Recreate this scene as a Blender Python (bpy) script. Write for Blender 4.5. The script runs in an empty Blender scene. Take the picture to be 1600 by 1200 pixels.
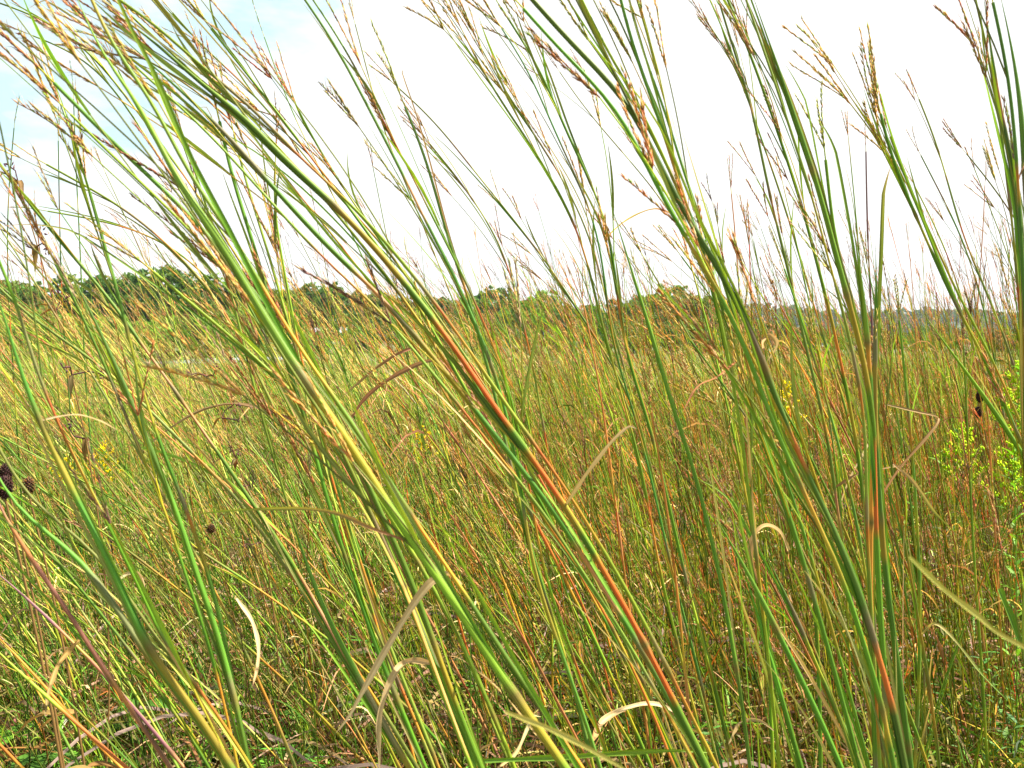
import bpy, math, random
import numpy as np
from mathutils import Vector
R = math.radians
rng = np.random.default_rng(11)
random.seed(11)
# ------------------------------------------------------------------ camera
F = 1386.0; CAMH = 1.3; PITCH = math.atan(64 / F)
CAM = np.array([0., 0., CAMH])
FW = np.array([0, math.cos(PITCH), -math.sin(PITCH)]); UP = np.array([0, math.sin(PITCH), math.cos(PITCH)]); RT = np.array([1., 0, 0])
scene = bpy.context.scene
cd = bpy.data.cameras.new('camera'); cam = bpy.data.objects.new('camera', cd); scene.collection.objects.link(cam)
cam.location = CAM; cam.rotation_euler = (math.pi / 2 - PITCH, 0, 0)
cd.sensor_width = 36; cd.lens = 36 * F / 1600; cd.clip_start = 0.02; cd.clip_end = 6000
cd.dof.use_dof = True; cd.dof.focus_distance = 2.4; cd.dof.aperture_fstop = 22
scene.camera = cam
# ------------------------------------------------------------------ light
SUN_AZ, SUN_EL = R(84), R(58)          # azimuth from +Y towards +X
w = bpy.data.worlds.new('World'); scene.world = w; w.use_nodes = True
nt = w.node_tree; nt.nodes.clear()
out = nt.nodes.new('ShaderNodeOutputWorld'); bg = nt.nodes.new('ShaderNodeBackground'); bg.inputs[1].default_value = 0.05
sky = nt.nodes.new('ShaderNodeTexSky'); sky.sky_type = 'NISHITA'; sky.sun_disc = False
sky.sun_elevation = SUN_EL; sky.sun_rotation = SUN_AZ; sky.air_density = 1.0; sky.dust_density = 1.5
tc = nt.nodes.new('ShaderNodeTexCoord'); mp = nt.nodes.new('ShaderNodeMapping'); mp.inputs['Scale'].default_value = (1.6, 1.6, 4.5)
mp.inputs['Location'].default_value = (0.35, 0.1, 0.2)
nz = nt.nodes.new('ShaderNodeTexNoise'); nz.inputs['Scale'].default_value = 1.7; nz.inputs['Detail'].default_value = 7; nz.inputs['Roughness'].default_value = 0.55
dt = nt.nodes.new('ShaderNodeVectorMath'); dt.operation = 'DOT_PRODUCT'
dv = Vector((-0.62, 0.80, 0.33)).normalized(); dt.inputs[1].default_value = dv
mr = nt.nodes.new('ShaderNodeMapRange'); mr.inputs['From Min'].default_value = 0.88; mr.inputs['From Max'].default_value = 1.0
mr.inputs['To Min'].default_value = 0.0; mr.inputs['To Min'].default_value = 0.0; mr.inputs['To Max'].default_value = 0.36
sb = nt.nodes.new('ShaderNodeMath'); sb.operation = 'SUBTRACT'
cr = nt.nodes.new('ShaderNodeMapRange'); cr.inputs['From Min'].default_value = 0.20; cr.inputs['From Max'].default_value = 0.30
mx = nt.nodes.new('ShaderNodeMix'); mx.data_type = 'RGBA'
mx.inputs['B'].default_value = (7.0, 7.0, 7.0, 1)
skb = nt.nodes.new('ShaderNodeMix'); skb.data_type = 'RGBA'; skb.inputs['Factor'].default_value = 0.8
skb.inputs['B'].default_value = (4.9, 6.5, 7.0, 1)      # thin high cloud veiling the blue
L = nt.links.new
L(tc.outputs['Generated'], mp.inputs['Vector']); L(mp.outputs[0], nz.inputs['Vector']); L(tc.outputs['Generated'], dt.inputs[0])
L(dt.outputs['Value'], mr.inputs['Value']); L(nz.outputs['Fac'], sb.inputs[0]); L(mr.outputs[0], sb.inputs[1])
sx = nt.nodes.new('ShaderNodeSeparateXYZ'); L(tc.outputs['Generated'], sx.inputs[0])      # unseen sky overhead and behind the camera kept cloudless to cut fill light
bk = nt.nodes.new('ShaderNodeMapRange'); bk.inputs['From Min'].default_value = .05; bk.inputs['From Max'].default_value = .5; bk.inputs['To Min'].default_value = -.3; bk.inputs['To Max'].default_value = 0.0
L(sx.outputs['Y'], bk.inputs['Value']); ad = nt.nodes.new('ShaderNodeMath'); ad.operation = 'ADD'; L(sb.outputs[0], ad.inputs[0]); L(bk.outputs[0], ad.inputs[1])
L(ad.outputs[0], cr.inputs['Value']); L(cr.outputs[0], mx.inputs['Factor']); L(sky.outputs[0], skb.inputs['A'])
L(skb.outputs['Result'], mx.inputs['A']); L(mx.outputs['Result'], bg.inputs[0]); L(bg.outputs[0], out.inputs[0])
sl = bpy.data.lights.new('sun', 'SUN'); sl.energy = 5.0; sl.angle = R(0.5); sl.color = (1, 0.95, 0.86)
so = bpy.data.objects.new('sun', sl); scene.collection.objects.link(so)
sd = Vector((math.sin(SUN_AZ) * math.cos(SUN_EL), math.cos(SUN_AZ) * math.cos(SUN_EL), math.sin(SUN_EL)))
so.rotation_euler = sd.to_track_quat('Z', 'Y').to_euler()
scene.view_settings.view_transform = 'Standard'; scene.view_settings.look = 'None'; scene.view_settings.gamma = 1
scene.view_settings.exposure = 1.78
scene.cycles.max_bounces = 6; scene.cycles.transparent_max_bounces = 4; scene.cycles.diffuse_bounces = 2; scene.cycles.transmission_bounces = 3

# ------------------------------------------------------------------ helpers
def pt(u, v, Y): return CAM + Y * (FW + RT * ((u - 800) / F) + UP * ((600 - v) / F))
def proj(P):
    d = np.asarray(P) - CAM; z = d @ FW
    return 800 + F * (d @ RT) / z, 600 - F * (d @ UP) / z
def nrm(v): return v / (np.linalg.norm(v) + 1e-12)
class MB:
    def __init__(s): s.v = []; s.c = []; s.t = []; s.q = []; s.tr = []; s.n = 0
    def add(s, v, c, st, q=None, t=None):
        v = np.asarray(v, float).reshape(-1, 3); c = np.broadcast_to(np.asarray(c, float).reshape(-1, 3), v.shape)
        s.v.append(v); s.c.append(c); s.t.append(np.broadcast_to(np.asarray(st, float).reshape(-1, 3), v.shape))
        if q is not None and len(q): s.q.append(np.asarray(q, int) + s.n)
        if t is not None and len(t): s.tr.append(np.asarray(t, int) + s.n)
        s.n += len(v)
    def arrays(s):
        z = lambda l, k: np.concatenate(l) if l else np.zeros((0, k), int)
        return np.concatenate(s.v), np.concatenate(s.c), np.concatenate(s.t), z(s.q, 4), z(s.tr, 3)
    def mesh(s, name, mat, origin=None, smooth=True):
        v, c, st, q, t = s.arrays()
        if origin is not None: v = v - origin
        me = bpy.data.meshes.new(name); me.vertices.add(len(v)); me.vertices.foreach_set('co', v.astype(np.float32).ravel())
        li = np.concatenate([q.ravel(), t.ravel()]); nl = len(li)
        me.loops.add(nl); me.loops.foreach_set('vertex_index', li.astype(np.int32))
        me.polygons.add(len(q) + len(t))
        ls = np.concatenate([np.arange(len(q)) * 4, len(q) * 4 + np.arange(len(t)) * 3]).astype(np.int32)
        me.polygons.foreach_set('loop_start', ls)
        me.update(calc_edges=True)
        if smooth: me.polygons.foreach_set('use_smooth', np.ones(len(q) + len(t), bool))
        mc = c.mean(1, keepdims=True); c = np.clip(mc + (c - mc) * 1.10, .002, .9)
        a = me.attributes.new('tint', 'FLOAT_COLOR', 'POINT'); a.data.foreach_set('color', np.c_[c, np.ones(len(c))].astype(np.float32).ravel())
        b = me.attributes.new('grain', 'FLOAT_VECTOR', 'POINT'); b.data.foreach_set('vector', st.astype(np.float32).ravel())
        me.materials.append(mat)
        return me
    def build(s, name, mat, parent=None, origin=None, smooth=True):
        o = bpy.data.objects.new(name, s.mesh(name, mat, origin, smooth)); scene.collection.objects.link(o)
        if parent is not None: o.parent = parent
        elif origin is not None: o.location = origin
        return o
def tag(o, label=None, cat=None, group=None, kind=None):
    for k, x in (('label', label), ('category', cat), ('group', group), ('kind', kind)):
        if x: o[k] = x
    return o
def empty(name, loc):
    o = bpy.data.objects.new(name, None); o.empty_display_size = 0.05; scene.collection.objects.link(o); o.location = loc; return o
PENDING = []
def later(o, base, pxy, cat, group): PENDING.append((o, base, pxy, cat, group))
ORD = ['leftmost', 'second from left', 'third from left', 'fourth from left', 'fifth from left', 'sixth from left', 'seventh from left', 'eighth from left', 'ninth from left', 'tenth from left']
def spline(pts, n):
    P = np.asarray(pts, float); 
    if len(P) < 3: 
        t = np.linspace(0, 1, n)[:, None]; return P[0] * (1 - t) + P[-1] * t
    Q = np.vstack([2 * P[0] - P[1], P, 2 * P[-1] - P[-2]])
    d = np.r_[0, np.cumsum(np.linalg.norm(np.diff(P, axis=0), axis=1))]
    s = np.linspace(0, d[-1], n); out = np.zeros((n, 3))
    i = np.clip(np.searchsorted(d, s, 'right') - 1, 0, len(P) - 2)
    u = ((s - d[i]) / (d[i + 1] - d[i] + 1e-12))[:, None]
    p0, p1, p2, p3 = Q[i], Q[i + 1], Q[i + 2], Q[i + 3]
    return 0.5 * (2 * p1 + (p2 - p0) * u + (2 * p0 - 5 * p1 + 4 * p2 - p3) * u ** 2 + (3 * p1 - p0 - 3 * p2 + p3) * u ** 3)
def tube(mb, P, rad, col, sides=8, seed=0., cap=True):
    P = np.asarray(P); n = len(P); rad = np.broadcast_to(rad, n)
    T = np.gradient(P, axis=0); T /= np.linalg.norm(T, axis=1)[:, None] + 1e-12
    ref = np.array([0.13, -0.97, 0.2]); 
    if abs(T[0] @ nrm(ref)) > 0.9: ref = np.array([1., 0.1, 0])
    A = np.cross(T, ref); A /= np.linalg.norm(A, axis=1)[:, None]; B = np.cross(A, T)
    a = np.linspace(0, 2 * np.pi, sides, endpoint=False)
    V = P[:, None] + rad[:, None, None] * (np.cos(a)[None, :, None] * A[:, None] + np.sin(a)[None, :, None] * B[:, None])
    C = np.asarray(col, float)
    if C.ndim == 1: C = np.broadcast_to(C, (n, sides, 3))
    elif C.ndim == 2: C = np.broadcast_to(C[:, None], (n, sides, 3))
    s = np.r_[0, np.cumsum(np.linalg.norm(np.diff(P, axis=0), axis=1))]
    st = np.zeros((n, sides, 3)); st[:, :, 0] = np.cos(a) * 4 ; st[:, :, 1] = s[:, None]; st[:, :, 2] = np.sin(a) * 4 + seed
    i = np.arange(n - 1)[:, None] * sides; j = np.arange(sides)[None]; k = (j + 1) % sides
    q = np.stack([i + j, i + k, i + sides + k, i + sides + j], -1).reshape(-1, 4)
    t = None
    if cap and sides == 3: t = [[2, 1, 0]]
    mb.add(V, C, st, q, t)
def ribbon(mb, P, W, col, normal, fold=0.3, twist=0., seed=0., wave=0.):
    P = np.asarray(P); n = len(P)
    T = np.gradient(P, axis=0); T /= np.linalg.norm(T, axis=1)[:, None] + 1e-12
    N = np.broadcast_to(np.asarray(normal, float), P.shape)
    S = np.cross(T, N); S /= np.linalg.norm(S, axis=1)[:, None] + 1e-9; N = np.cross(S, T)
    tw = np.broadcast_to(twist, n) if np.ndim(twist) else np.linspace(0, twist, n)
    c, s_ = np.cos(tw)[:, None], np.sin(tw)[:, None]
    S, N = S * c + N * s_, N * c - S * s_
    W = np.broadcast_to(W, n)[:, None] * 0.5
    s = np.r_[0, np.cumsum(np.linalg.norm(np.diff(P, axis=0), axis=1))]
    f = fold * W
    V = np.stack([P - S * W + N * f, P - S * W * .45 + N * f * .35, P, P + S * W * .45 + N * f * .35, P + S * W + N * f], 1)
    C = np.asarray(col, float)
    C = np.broadcast_to(C, (n, 3))[:, None] * np.ones((1, 5, 1))
    C = C.copy(); C[:, 2] = C[:, 2] * 1.25 + 0.02
    st = np.zeros((n, 5, 3)); st[:, :, 0] = np.array([-2.5, -1.2, 0, 1.2, 2.5]); st[:, :, 1] = s[:, None]; st[:, :, 2] = seed
    i = np.arange(n - 1)[:, None] * 5; j = np.arange(4)[None]
    q = np.stack([i + j, i + j + 1, i + j + 6, i + j + 5], -1).reshape(-1, 4)
    mb.add(V, C, st, q)
def flat(mb, P, W, col, normal, seed=0.):       # two-wide strip for small far blades
    P = np.asarray(P); n = len(P); T = np.gradient(P, axis=0)
    S = np.cross(T, np.asarray(normal, float)); S /= np.linalg.norm(S, axis=1)[:, None] + 1e-9
    W = np.broadcast_to(W, n)[:, None] * .5
    V = np.stack([P - S * W, P + S * W], 1); C = np.broadcast_to(np.asarray(col), (n, 3))[:, None] * np.ones((1, 2, 1))
    i = np.arange(n - 1) * 2; st = np.zeros((n, 2, 3)); st[:, 1, 0] = 2; st[:, :, 1] = np.linspace(0, .4, n)[:, None]; st[:, :, 2] = seed
    mb.add(V, C, st, np.stack([i, i + 1, i + 3, i + 2], -1))
SP_Q = np.array([[0, 2, 1], [0, 3, 2], [0, 4, 3], [0, 1, 4], [5, 1, 2], [5, 2, 3], [5, 3, 4], [5, 4, 1]])
def spindle(mb, p, d, ln, wd, col, seed=0.):
    d = nrm(d); a = nrm(np.cross(d, [0.3, 0.8, 0.1])); b = np.cross(d, a)
    m = p + d * ln * 0.42
    V = [p, m + a * wd, m + b * wd, m - a * wd, m - b * wd, p + d * ln]
    st = [[0, 0, seed], [1, .01, seed], [2, .01, seed], [3, .01, seed], [4, .01, seed], [0, .02, seed]]
    mb.add(V, col, st, None, SP_Q)
def rv(): return rng.normal(size=3)
def jit(c, a=0.15): return np.clip(np.asarray(c) * (1 + rng.normal(0, a, 3) * 0.5 + rng.normal(0, a)), 0.004, 0.9)
# colours (albedo)
GREEN = np.array([.095, .185, .024]); GLAUC = np.array([.11, .205, .036]); LIME = np.array([.27, .37, .045]); DKG = np.array([.055, .115, .020])
OLIVE = np.array([.16, .19, .04]); RED = np.array([.46, .105, .04]); ORANGE = np.array([.52, .22, .05]); YEL = np.array([.48, .42, .06])
PINK = np.array([.40, .17, .11]); PURP = np.array([.14, .06, .065]); TAN = np.array([.48, .34, .155]); PALE = np.array([.64, .52, .30]); BROWN = np.array([.27, .155, .06])
GOLD = np.array([.48, .29, .085]); RUST = np.array([.40, .18, .075]); HPUR = np.array([.32, .19, .115]); STRAW = np.array([.46, .42, .12])
# ------------------------------------------------------------------ materials
def plant_mat(name, trans=0.3, rough=0.45, streak=True, spec=0.35, tmul=(1.25, 1.2, 0.6), amp=0.42, fleck=.5):
    m = bpy.data.materials.new(name); m.use_nodes = True; t = m.node_tree; t.nodes.clear(); N = t.nodes.new; K = t.links.new
    o = N('ShaderNodeOutputMaterial'); p = N('ShaderNodeBsdfPrincipled'); a = N('ShaderNodeAttribute'); a.attribute_name = 'tint'
    g = N('ShaderNodeAttribute'); g.attribute_name = 'grain'
    mp = N('ShaderNodeMapping'); mp.inputs['Scale'].default_value = (1.1, 7, 1.1) if streak else (1.0, 40, 1.0)
    K(g.outputs['Vector'], mp.inputs['Vector'])
    n1 = N('ShaderNodeTexNoise'); n1.inputs['Scale'].default_value = 1.6; n1.inputs['Detail'].default_value = 4; K(mp.outputs[0], n1.inputs['Vector'])
    r1 = N('ShaderNodeMapRange'); r1.inputs['From Min'].default_value = .25; r1.inputs['From Max'].default_value = .75
    r1.inputs['To Min'].default_value = 1 - amp * 1.3; r1.inputs['To Max'].default_value = 1 + amp * 1.3; K(n1.outputs['Fac'], r1.inputs['Value'])
    mu = N('ShaderNodeVectorMath'); mu.operation = 'SCALE'; K(a.outputs['Color'], mu.inputs[0]); K(r1.outputs[0], mu.inputs['Scale'])
    # rust-brown flecks and blotches
    mp2 = N('ShaderNodeMapping'); mp2.inputs['Scale'].default_value = (.7, 26, .7); mp2.inputs['Location'].default_value = (3, 7, 1); K(g.outputs['Vector'], mp2.inputs['Vector'])
    n2 = N('ShaderNodeTexNoise'); n2.inputs['Scale'].default_value = 1.3; n2.inputs['Detail'].default_value = 5; n2.inputs['Roughness'].default_value = .65; K(mp2.outputs[0], n2.inputs['Vector'])
    r2 = N('ShaderNodeMapRange'); r2.inputs['From Min'].default_value = .62; r2.inputs['From Max'].default_value = .76; r2.inputs['To Max'].default_value = fleck; K(n2.outputs['Fac'], r2.inputs['Value'])
    m2 = N('ShaderNodeMix'); m2.data_type = 'RGBA'; K(r2.outputs[0], m2.inputs['Factor']); K(mu.outputs[0], m2.inputs['A']); m2.inputs['B'].default_value = (.30, .14, .035, 1)
    K(m2.outputs['Result'], p.inputs['Base Color']); p.inputs['Roughness'].default_value = rough; p.inputs['Specular IOR Level'].default_value = spec
    if trans > 0:
        tm = N('ShaderNodeVectorMath'); tm.operation = 'MULTIPLY'; tm.inputs[1].default_value = tmul; K(m2.outputs['Result'], tm.inputs[0])
        tr = N('ShaderNodeBsdfTranslucent'); K(tm.outputs[0], tr.inputs['Color'])
        ms = N('ShaderNodeMixShader'); ms.inputs[0].default_value = trans; K(p.outputs[0], ms.inputs[1]); K(tr.outputs[0], ms.inputs[2]); K(ms.outputs[0], o.inputs[0])
    else: K(p.outputs[0], o.inputs[0])
    return m
M_STEM = plant_mat('stem_skin', 0.14, 0.5, True, 0.18)
M_LEAF = plant_mat('leaf_blade', 0.30, 0.55, True, 0.18)
M_HEAD = plant_mat('seed_head', 0.22, 0.7, False, 0.15)
M_DRY = plant_mat('dead_leaf', 0.25, 0.75, True, 0.12, (1.1, .95, .8), .22)
M_HERB = plant_mat('herb_leaf', 0.35, 0.55, False, 0.15, (1.2, 1.3, .5), .2, .12)
M_TREE = plant_mat('tree_leaf', 0.3, 0.6, False, 0.2, (1.2, 1.3, .5), .2, 0)
M_BARK = plant_mat('bark', 0, 0.9, True, 0.1)
M_FLOWER = plant_mat('flower', 0.3, 0.6, False, 0.1, (1.1, 1.0, .4), .1)
def simple(name, col, rough=.8):
    m = bpy.data.materials.new(name); m.use_nodes = True; p = m.node_tree.nodes['Principled BSDF']; p.inputs['Base Color'].default_value = (*col, 1); p.inputs['Roughness'].default_value = rough; return m, m.node_tree, p
# ------------------------------------------------------------------ ground, water, hills
mg, t, p = simple('soil_and_litter', (.1, .09, .04), .95)
g1 = t.nodes.new('ShaderNodeTexNoise'); g1.inputs['Scale'].default_value = .12; g1.inputs['Detail'].default_value = 10; g1.inputs['Roughness'].default_value = .7
g0 = t.nodes.new('ShaderNodeTexCoord'); t.links.new(g0.outputs['Object'], g1.inputs['Vector'])
rp = t.nodes.new('ShaderNodeValToRGB'); e = rp.color_ramp.elements; e[0].position = .3; e[0].color = (.055, .07, .018, 1); e[1].position = .7; e[1].color = (.15, .12, .05, 1)
x = rp.color_ramp.elements.new(.5); x.color = (.09, .10, .028, 1)
t.links.new(g1.outputs['Fac'], rp.inputs[0]); t.links.new(rp.outputs[0], p.inputs['Base Color'])
g2 = t.nodes.new('ShaderNodeTexNoise'); g2.inputs['Scale'].default_value = 9; g2.inputs['Detail'].default_value = 8; t.links.new(g0.outputs['Object'], g2.inputs['Vector'])
bp = t.nodes.new('ShaderNodeBump'); bp.inputs['Strength'].default_value = .9; bp.inputs['Distance'].default_value = .08; t.links.new(g2.outputs['Fac'], bp.inputs['Height']); t.links.new(bp.outputs[0], p.inputs['Normal'])
def gz(x, y): return 0.0
mb = MB()
mb.add([[-4000, -200, 0], [4000, -200, 0], [4000, 5000, 0], [-4000, 5000, 0]], (.1, .1, .1), (0, 0, 0), [[0, 1, 2, 3]])
tag(mb.build('ground', mg), kind='structure')
mw, t, p = simple('pond_water', (.30, .33, .34), .12); p.inputs['Specular IOR Level'].default_value = .9
wn = t.nodes.new('ShaderNodeTexNoise'); wn.inputs['Scale'].default_value = 2.5; wb = t.nodes.new('ShaderNodeBump'); wb.inputs['Strength'].default_value = .25
t.links.new(wn.outputs['Fac'], wb.inputs['Height']); t.links.new(wb.outputs[0], p.inputs['Normal'])
a = np.linspace(0, 2 * np.pi, 60, endpoint=False); rr = 1 + .12 * np.sin(3 * a + 1) + .07 * np.sin(5 * a)
mb = MB(); mb.add(np.c_[-21 + 4.9 * rr * np.cos(a), 70 + 13 * rr * np.sin(a), np.full(60, .004)], (.3, .3, .3), (0, 0, 0)); mb.v.append(np.array([[-21, 70, .004]])); mb.c.append(np.ones((1, 3))); mb.t.append(np.zeros((1, 3)))
mb.tr.append(np.array([[i, (i + 1) % 60, 60] for i in range(60)])); tag(mb.build('water', mw), kind='structure')
def hill(name, x0, x1, y, depth, hf, col):
    nx, ny = 120, 14; X = np.linspace(x0, x1, nx); V = []
    for j in range(ny):
        s = j / (ny - 1); V.append(np.c_[X, np.full(nx, y + depth * s), [hf(a) * math.sin(math.pi * min(1, s * 1.0)) ** .8 - .5 for a in X]])
    V = np.concatenate(V); i = np.arange(nx - 1)[None] + nx * np.arange(ny - 1)[:, None]; i = i.ravel()
    m = MB(); m.add(V, col, np.c_[V[:, 0] * .05, V[:, 1] * .01, V[:, 2] * .1], np.stack([i, i + 1, i + nx + 1, i + nx], -1))
    mm, t, p = simple(name + '_woodland_floor', tuple(col), .95)
    return tag(m.build(name, mm), kind='structure'), V
def hfR(x): return 15 * math.exp(-((x - 160) / 190) ** 2) + 8 * math.exp(-((x - 420) / 130) ** 2) + 2.0 * math.sin(x * .045) + 4
hill('hills', -120, 640, 560, 180, hfR, np.array([.03, .05, .015]))

# ------------------------------------------------------------------ trees
def leafcloud(mb, cen, rad, nclump, nleaf, size, cols, squash=.8):
    Vs = []; Cs = []
    for k in range(nclump):
        u = nrm(rv()); r = rng.random() ** .45
        c = cen + u * rad * r; cr = rad.mean() * rng.uniform(.16, .34); col = cols[rng.integers(len(cols))] * 1.15 * rng.uniform(.8, 1.3)
        d = rng.normal(size=(nleaf, 3)); d /= np.linalg.norm(d, axis=1)[:, None]
        P = c + d * cr * (rng.random((nleaf, 1)) ** .5) * [1, 1, squash]
        a_ = rng.normal(size=(nleaf, 3)); a_ /= np.linalg.norm(a_, axis=1)[:, None]
        b_ = np.cross(a_, rng.normal(size=(nleaf, 3))); b_ /= np.linalg.norm(b_, axis=1)[:, None] + 1e-9
        sz = size * rng.uniform(.6, 1.4, (nleaf, 1))
        V = np.stack([P - a_ * sz, P + b_ * sz * .55, P + a_ * sz, P - b_ * sz * .55], 1)
        Vs.append(V.reshape(-1, 3)); Cs.append(np.repeat(col * rng.uniform(.8, 1.2, (nleaf, 1)), 4, 0))
    V = np.concatenate(Vs); n = len(V) // 4
    mb.add(V, np.concatenate(Cs), np.c_[rng.uniform(0, 50, len(V)), np.zeros(len(V)), np.zeros(len(V))], np.arange(n * 4).reshape(-1, 4))
TG = [np.array([.045, .095, .020]), np.array([.065, .125, .022]), np.array([.085, .14, .028])]
TB = [np.array([.10, .19, .022]), np.array([.14, .23, .03]), np.array([.08, .16, .022])]
TO = [np.array([.07, .11, .025]), np.array([.11, .15, .03]), np.array([.15, .15, .04])]
TK = {'dark': (TG, 'dark green'), 'bright': (TB, 'bright green'), 'olive': (TO, 'olive green')}
def tree_proto(kind, H, wid, bushy):
    root = empty('broadleaf_tree' if not bushy else 'shrub', (0, 0, 0))
    tb = MB(); th = H * (.5 if not bushy else .3)
    tr = spline([[0, 0, -.2], [rng.normal(0, .1), 0, th * .5], [rng.normal(0, .25), rng.normal(0, .2), th], [rng.normal(0, .4), 0, H * .8]], 12)
    tube(tb, tr, np.linspace(H * .028, H * .006, 12), jit(BROWN * .6), 7)
    cb = MB(); cols = TK[kind][0]; nl = 7 if not bushy else 5
    leafcloud(cb, np.array([0, 0, H * (.62 if not bushy else .5)]), np.array([wid * .55, wid * .55, H * (.30 if not bushy else .42)]), 44, 80, .17, cols)
    for k in range(nl):
        an = k * 2.4 + rng.normal(0, .3); zz = H * rng.uniform(.42, .85) if not bushy else H * rng.uniform(.15, .7); rr_ = wid * rng.uniform(.3, .62) * (1 if zz < H * .7 else .6)
        e = np.array([math.cos(an) * rr_, math.sin(an) * rr_, zz]); st = tr[int(np.clip(zz / H * 9, 1, 9))]
        tube(tb, spline([st, st * .4 + e * .6 + [0, 0, .2], e], 6), np.linspace(H * .011, H * .004, 6), jit(BROWN * .6), 5)
        leafcloud(cb, e, np.array([wid * .26, wid * .26, H * .13]), 14, 55, .16, cols)
    tb.build('trunk' if not bushy else 'stem', M_BARK, root); cb.build('crown' if not bushy else 'foliage', M_TREE, root, smooth=False)
    return root
def copy_tree(o, parent=None):
    c = o.copy(); scene.collection.objects.link(c); c.parent = parent
    for ch in o.children: copy_tree(ch, c)
    return c
protos = {}
used = set()
def place(key, x, y, s, rz):
    o = protos[key]
    if key in used: o = copy_tree(o)
    used.add(key); o.location = (x, y, 0); o.scale = (s, s, s * rng.uniform(.94, 1.06)); o.rotation_euler.z = rz; return o
for kind in TK:
    for v in range(2): protos[('t', kind, v)] = tree_proto(kind, 8, 5.5, False)
    protos[('s', kind, 0)] = tree_proto(kind, 4, 4.2, True)
def put(u, top, Y, kind, bush=False, zone=''):
    H = CAMH + (536 - top) / F * Y; x = (u - 800) / F * Y
    key = ('s' if bush else 't', kind, 0 if bush else int(rng.integers(2)))
    o = place(key, x, Y, H / (4 * 1.05 if bush else 8 * 1.03), rng.uniform(0, 6.28))
    b = ('low rounded %s shrub' if bush else '%s broadleaf tree') % TK[kind][1]
    later(o, f'{b} {zone}', (u, top), 'shrub' if bush else 'tree', 'shrubs along the far treeline' if bush else 'trees of the far treeline')
prof = lambda u: np.interp(u, [-250, -50, 20, 90, 130, 250, 350, 420, 480, 520, 600, 700, 860, 900, 960, 1040, 1070, 1130, 1170], [425, 428, 428, 440, 416, 418, 425, 432, 432, 442, 450, 452, 452, 468, 472, 446, 444, 452, 490])
u = -240
while u < 480:
    put(u, prof(u) + rng.normal(0, 8), rng.uniform(78, 92), rng.choice(['dark', 'dark', 'olive']), False, 'in the tall left treeline'); u += rng.uniform(34, 52)
for u in (30, 62, 95, 140, 180, 215, 262, 322, 372, 432): put(u + rng.normal(0, 5), rng.uniform(462, 495), rng.uniform(62, 72), rng.choice(['bright', 'bright', 'dark']), True, 'below the left treeline')
u = 470
while u < 1160:
    put(u, prof(u) + rng.normal(0, 6), rng.uniform(105, 125), rng.choice(['dark', 'olive', 'bright'], p=[.6, .2, .2]), False, 'in the middle treeline'); u += rng.uniform(26, 38)
for u in (500, 560, 640, 700, 760, 820, 880, 930, 990, 1050, 1100, 1150): put(u + rng.normal(0, 8), rng.uniform(490, 512), rng.uniform(85, 98), rng.choice(['bright', 'dark', 'olive']), True, 'below the middle treeline')
u = 1130
while u < 1800:
    put(u, np.interp(u, [1130, 1170, 1200, 1260, 1320, 1500, 1800], [478, 494, 492, 502, 510, 512, 510]) + rng.normal(0, 4), rng.uniform(120, 150), rng.choice(['dark', 'olive', 'bright']), False, 'in front of the right hills'); u += rng.uniform(26, 36)
for k in range(14): put(1150 + k * 42 + rng.normal(0, 9), rng.uniform(512, 526), rng.uniform(98, 115), rng.choice(['bright', 'olive', 'dark']), True, 'below the right hills')
# wooded far ridge
mb = MB()
for k in range(1500):
    x = rng.uniform(-100, 620); s = rng.random() * .5; z = hfR(x) * math.sin(math.pi * s) ** .8
    leafcloud(mb, np.array([x, 560 + 180 * s, z + 4.5]), np.array([5., 5, 4.5]) * rng.uniform(.7, 1.2), 4, 20, 1.6, [c * .6 for c in TG])
tag(mb.build('forest', M_TREE, smooth=False), 'dark distant woodland covering the low hills on the right horizon', 'woodland', None, 'stuff')

# ------------------------------------------------------------------ grass stalk builder
def raceme(mb, P0, d, ln, n, col, size=1., lod=0):
    d = nrm(d); side = nrm(np.cross(d, rv())); bend = side * ln * rng.uniform(-.12, .12) + np.array([0, 0, -1]) * ln * rng.uniform(0, .08)
    ts = np.linspace(0, 1, 6 if lod == 0 else 3); ax = P0 + np.outer(ts, d) * ln + np.outer(ts ** 2, bend)
    tube(mb, ax, np.linspace(.0007, .0004, len(ts)) * size * (1 + .6 * lod), col * .8, 4 if lod == 0 else 3, rng.uniform(0, 9))
    s2 = np.cross(d, side)
    for i in range(n):
        t = (i + .3) / n; p = P0 + d * ln * t + bend * t * t
        ang = i * math.pi + rng.normal(0, .5); o = side * math.cos(ang) + s2 * math.sin(ang)
        spindle(mb, p, d + o * rng.uniform(.08, .24), size * rng.uniform(.007, .0125) * (1 if lod == 0 else 1.7), size * rng.uniform(.0006, .0011) * (1 if lod == 0 else 1.3), jit(col if rng.random() < .55 else (OLIVE * 1.4 if rng.random() < .4 else TAN), .22), rng.uniform(0, 30))
        if lod == 0 and rng.random() < .6:   # awn
            aw = nrm(d + o * rng.uniform(.2, .6)); q = p + d * .007
            flat(mb, [q, q + aw * .006, q + aw * .012 + rv() * .001], [.0005, .0004, .0001], jit(col, .2), rv())
def turkeyfoot(mb, P0, d, col, k=3, size=1., lod=0, ln=None, spread=.10):
    for i in range(k):
        dd = nrm(nrm(d) + rv() * spread * (0.35 if i == 0 else 1))
        raceme(mb, P0, dd, (ln or rng.uniform(.055, .10)) * size * (1 if lod == 0 else 1.1), int(rng.integers(18, 28)) if lod == 0 else 4, jit(col, .12), size, lod)
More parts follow.
